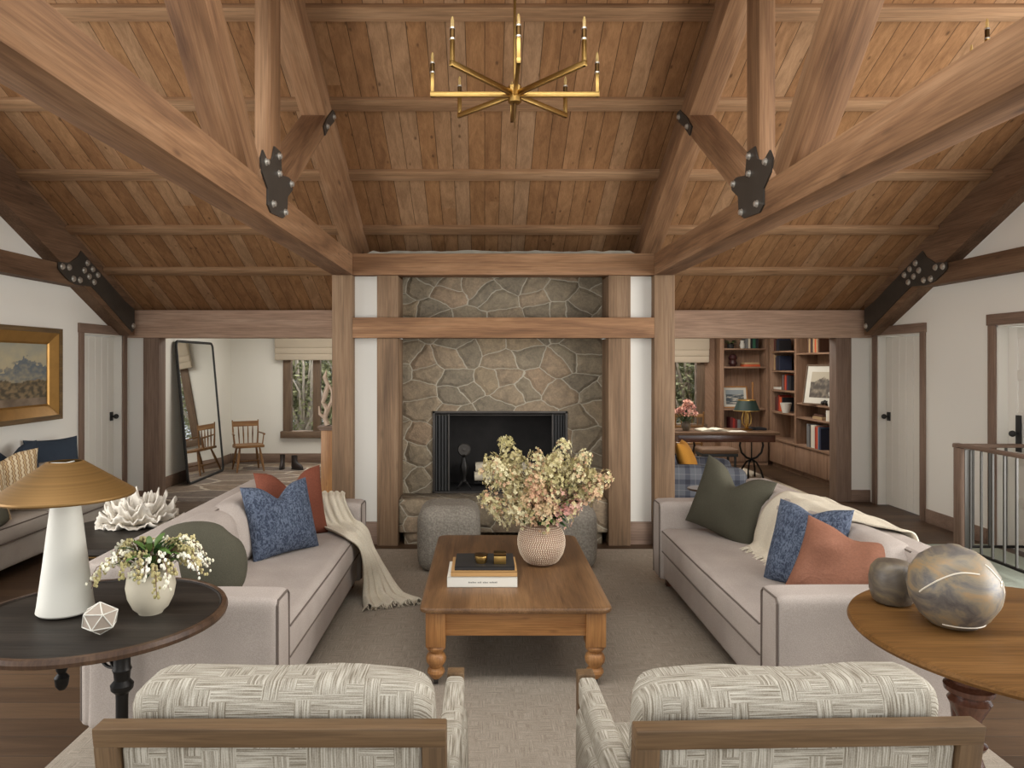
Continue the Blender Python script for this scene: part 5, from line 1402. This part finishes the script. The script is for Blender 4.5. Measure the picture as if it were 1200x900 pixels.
flatbook('dark green book lying on the desk right of the lamp', 3.90, 10.35, dz, .16, .24, .03, 'black', None)
# desk chair behind desk: wooden back and black stool in front
dc = thing('desk_chair', 'wooden slat back chair behind the study desk under the window', 'chair', (3.05, 11.05, 0), pi)
b = B(); b.box(-.22, .22, -.2, .2, .42, .45, .006); link('seat', b, M['windsor'], dc)
for sx in (-1, 1):
    b = B(); b.tube([(sx * .2, .18, 0), (sx * .2, .19, .45), (sx * .21, .25, .92)], [.015, .017, .013], 8)
    b2 = B(); b2.tube([(sx * .19, -.17, 0), (sx * .19, -.17, .42)], .015, 8)
    link('leg', b, M['windsor'], dc); link('leg', b2, M['windsor'], dc)
for z in (.7, .86):
    b = B(); b.beam((-.2, .235 if z < .8 else .245, z), (.2, .235 if z < .8 else .245, z), .014, .05 if z > .8 else .03); link('back_rail', b, M['windsor'], dc)
for k in range(4):
    x = -.12 + .08 * k; b = B(); b.tube([(x, .235, .7), (x, .245, .85)], .006, 6); link('slat', b, M['windsor'], dc)
st = thing('desk_stool', 'dark stool with padded seat tucked under the study desk', 'stool', (3.05, 9.55, 0))
b = B(); softbox(b, -.24, .24, -.18, .18, .47, .53, .02, .005); link('seat', b, M['beam_dark'], st)
b = B(); b.box(-.23, .23, -.17, .17, .43, .47, .003); link('frame', b, M['matte_black'], st)
for sx in (-1, 1):
    for sy in (-1, 1):
        b = B(); b.tube([(sx * .2, sy * .14, 0), (sx * .2, sy * .14, .44)], [.012, .018], 8); link('leg', b, M['matte_black'], st)
# study rug
b = B(); b.box(1.9, 4.05, 8.75, 11.3, .001, .012, .003); tag(link('rug', b, M['rug_cream']), 'cream patterned rug on the study floor under the desk', 'rug')
# ---- plaid armchair
pc = thing('plaid_armchair', 'grey plaid club armchair behind the right outer post', 'armchair', (2.27, 7.68, 0), radians(-97))
# local: front faces +y, width along x
b = B(); softbox(b, -.42, .42, -.42, .40, .12, .36, .04); link('base', b, M['plaid'], pc)
b = B(); softbox(b, -.27, .27, -.2, .44, .36, .47, .05, .015); link('seat_cushion', b, M['plaid'], pc)
for s in (-1, 1):
    b = B(); a0, a1 = sorted((s * .27, s * .44)); softbox(b, a0, a1, -.40, .40, .12, .61, .075, .01)
    for v in b.bm.verts:
        if v.co.z > .3: v.co.z -= .05 * max(0, v.co.y + .1)
    link('arm', b, M['plaid'], pc)
b = B(); softbox(b, -.40, .40, -.46, -.22, .12, .86, .09, .015)
for v in b.bm.verts: v.co.y -= max(0, v.co.z - .4) * .25
link('backrest', b, M['plaid'], pc)
for sx in (-1, 1):
    for sy in (-1, 1):
        b = B(); b.tube([(sx * .36, sy * .34, 0), (sx * .36, sy * .34, .13)], [.015, .025], 8); link('leg', b, M['mahog'], pc)
pillow('mustard yellow pillow on the plaid armchair', 'mustard', .44, .40, .16, (2.14, 7.68, .63), (.9, -.35, .4), chop=.08, seed=21)
r = thing('drink_table', 'small round side table with wooden top beside the plaid armchair', 'table', (2.06, 6.85, 0))
b = B(); b.lathe([(0, .45), (.14, .45), (.145, .458), (.14, .468), (0, .468)], 32); link('tabletop', b, M['rim'], r); b = B(); b.lathe([(.1, 0), (.1, .015), (.015, .03), (.015, .45)], 20); link('pedestal', b, M['black'], r)

# ---- outside the windows
b = B(); b.box(-9, 12, 12.2, 24, -.5, -.3); o = struct(link('ground', b, plain('garden_ground', rgb(110, 104, 84), .95, var=.3)))
def bush(label, x, y, z, rx, ry, rz_, n, m, seed, trunk=True, group='garden shrubs beyond the windows'):
    rd = random.Random(seed); r = thing('garden_shrub', label, 'shrub', (x, y, -.3), 0, group)
    b = B()
    for k in range(n):
        d = Vector((rd.gauss(0, 1), rd.gauss(0, 1), rd.gauss(0, 1))).normalized() * rd.uniform(.3, 1) ; p = Vector((d.x * rx, d.y * ry, z + .3 + d.z * rz_))
        u = Vector((rd.gauss(0, 1), rd.gauss(0, 1), rd.gauss(0, 1))).normalized(); v = u.orthogonal().normalized(); s = rd.uniform(.03, .07)
        b.raw([p, p + u * s + v * s * .45, p + u * s * 2, p + u * s - v * s * .45], [(0, 1, 2, 3)])
    link('foliage', b, M[m], r, smooth=False, weld=False)
    b = B()
    for k in range(12):
        q = Vector((rd.uniform(-.8, .8) * rx, rd.uniform(-.7, -.2), z + .3 + rd.uniform(-.2, .6) * rz_)); b.tube([(0, 0, 0), (q.x * .3 + rd.uniform(-.1, .1), q.y * .3, q.z * .45), q, q + Vector((rd.uniform(-.3, .3), 0, .4))], [.05, .035, .022, .01], 6)
    link('trunk', b, M['pale_bark'], r)
bush('pale branched garden shrub behind the left pane of the entry window', -3.5, 14.0, 1.2, .8, .6, 1.1, 4200, 'garden_leaf', 31)
bush('dense garden shrub behind the right pane of the entry window', -2.5, 14.6, 1.3, .8, .6, 1.2, 4200, 'garden_leaf', 32)
bush('light green garden shrub outside the study window', 4.1, 14.2, 1.3, .9, .7, 1.2, 6000, 'garden_leaf', 33)

bush('dark garden hedge further behind the entry window', -3.3, 16.5, 1.2, 2.4, .6, 1.6, 9000, 'garden_dark', 34)
bush('dark garden hedge further behind the study window', 5.0, 16.5, 1.2, 2.4, .6, 1.6, 9000, 'garden_dark', 35)
cam = bpy.data.cameras.new('camera'); co = bpy.data.objects.new('camera', cam); COL.objects.link(co)
co.location = (0, 0, H); co.rotation_euler = (pi / 2, 0, 0)
cam.sensor_width = 36; cam.lens = 36 * F / 1200
cam.shift_x = (600 - VX) / 1200; cam.shift_y = -(450 - VY) / 1200
cam.clip_start = .05
sc.camera = co
w = bpy.data.worlds.new('sky'); sc.world = w; w.use_nodes = True
bg = w.node_tree.nodes['Background']; bg.inputs[0].default_value = (.92, .96, 1, 1); bg.inputs[1].default_value = .9
def area(name, loc, size, power, rot, color=(1, 1, 1), sy=None, spread=pi):
    l = bpy.data.lights.new(name, 'AREA'); l.energy = power; l.color = color; l.shape = 'RECTANGLE'
    l.size = size; l.size_y = sy or size; l.spread = spread
    o = bpy.data.objects.new(name, l); COL.objects.link(o); o.location = loc; o.rotation_euler = rot; return o
area('window_light_front', (.2, -6.0, 2.4), 11.0, 250, (pi / 2, 0, 0), (1, .98, .95), 4.4)  # broad panel added behind the camera for even daylight; no window modelled
area('window_light_left', (-5.6, 2.4, 1.9), 4.4, 230, (pi / 2, 0, -pi / 2 + .6), (1, .985, .96), 3.4, radians(140))  # unseen fill panel on the left, added to light the far side walls
area('window_light_right', (6.0, 2.4, 1.9), 4.4, 430, (pi / 2, 0, pi / 2 - .6), (1, .985, .96), 3.4, radians(140))  # right-hand counterpart, added and made stronger to lift the left wall
area('skylight', (.2, 2.2, 4.6), 8.0, 290, (radians(45), 0, 0), (1, .98, .95), 1.6)  # added overhead fill for horizontal surfaces and far walls; no roof window built
area('window_light_entry', (-2.8, 13.0, 3.0), 1.8, 90, (-radians(50), 0, 0), (1, 1, .98), 1.0)
area('window_light_study', (3.05, 13.0, 3.0), 1.8, 90, (-radians(50), 0, 0), (1, 1, .98), 1.0)
sl = bpy.data.lights.new('sun', 'SUN'); sl.energy = 2.6; sl.angle = .05; so = bpy.data.objects.new('sun', sl); COL.objects.link(so); so.rotation_euler = (radians(38), 0, radians(200)); so.location = (0, 0, 9)
area('ceiling_light_entry', (-2.6, 10.3, 2.4), 1.6, 44, (0, 0, 0), (1, .97, .92))  # added soft fill under the entry hall ceiling; no fixture there
area('ceiling_light_study', (3.1, 10.2, 2.4), 1.6, 60, (0, 0, 0), (1, .95, .88))  # study fill panel, put in to brighten the room without any fitting
vs = sc.view_settings
vs.view_transform = 'Standard'; vs.look = 'None'; vs.gamma = 1.0; vs.use_curve_mapping = False; vs.exposure = -.17
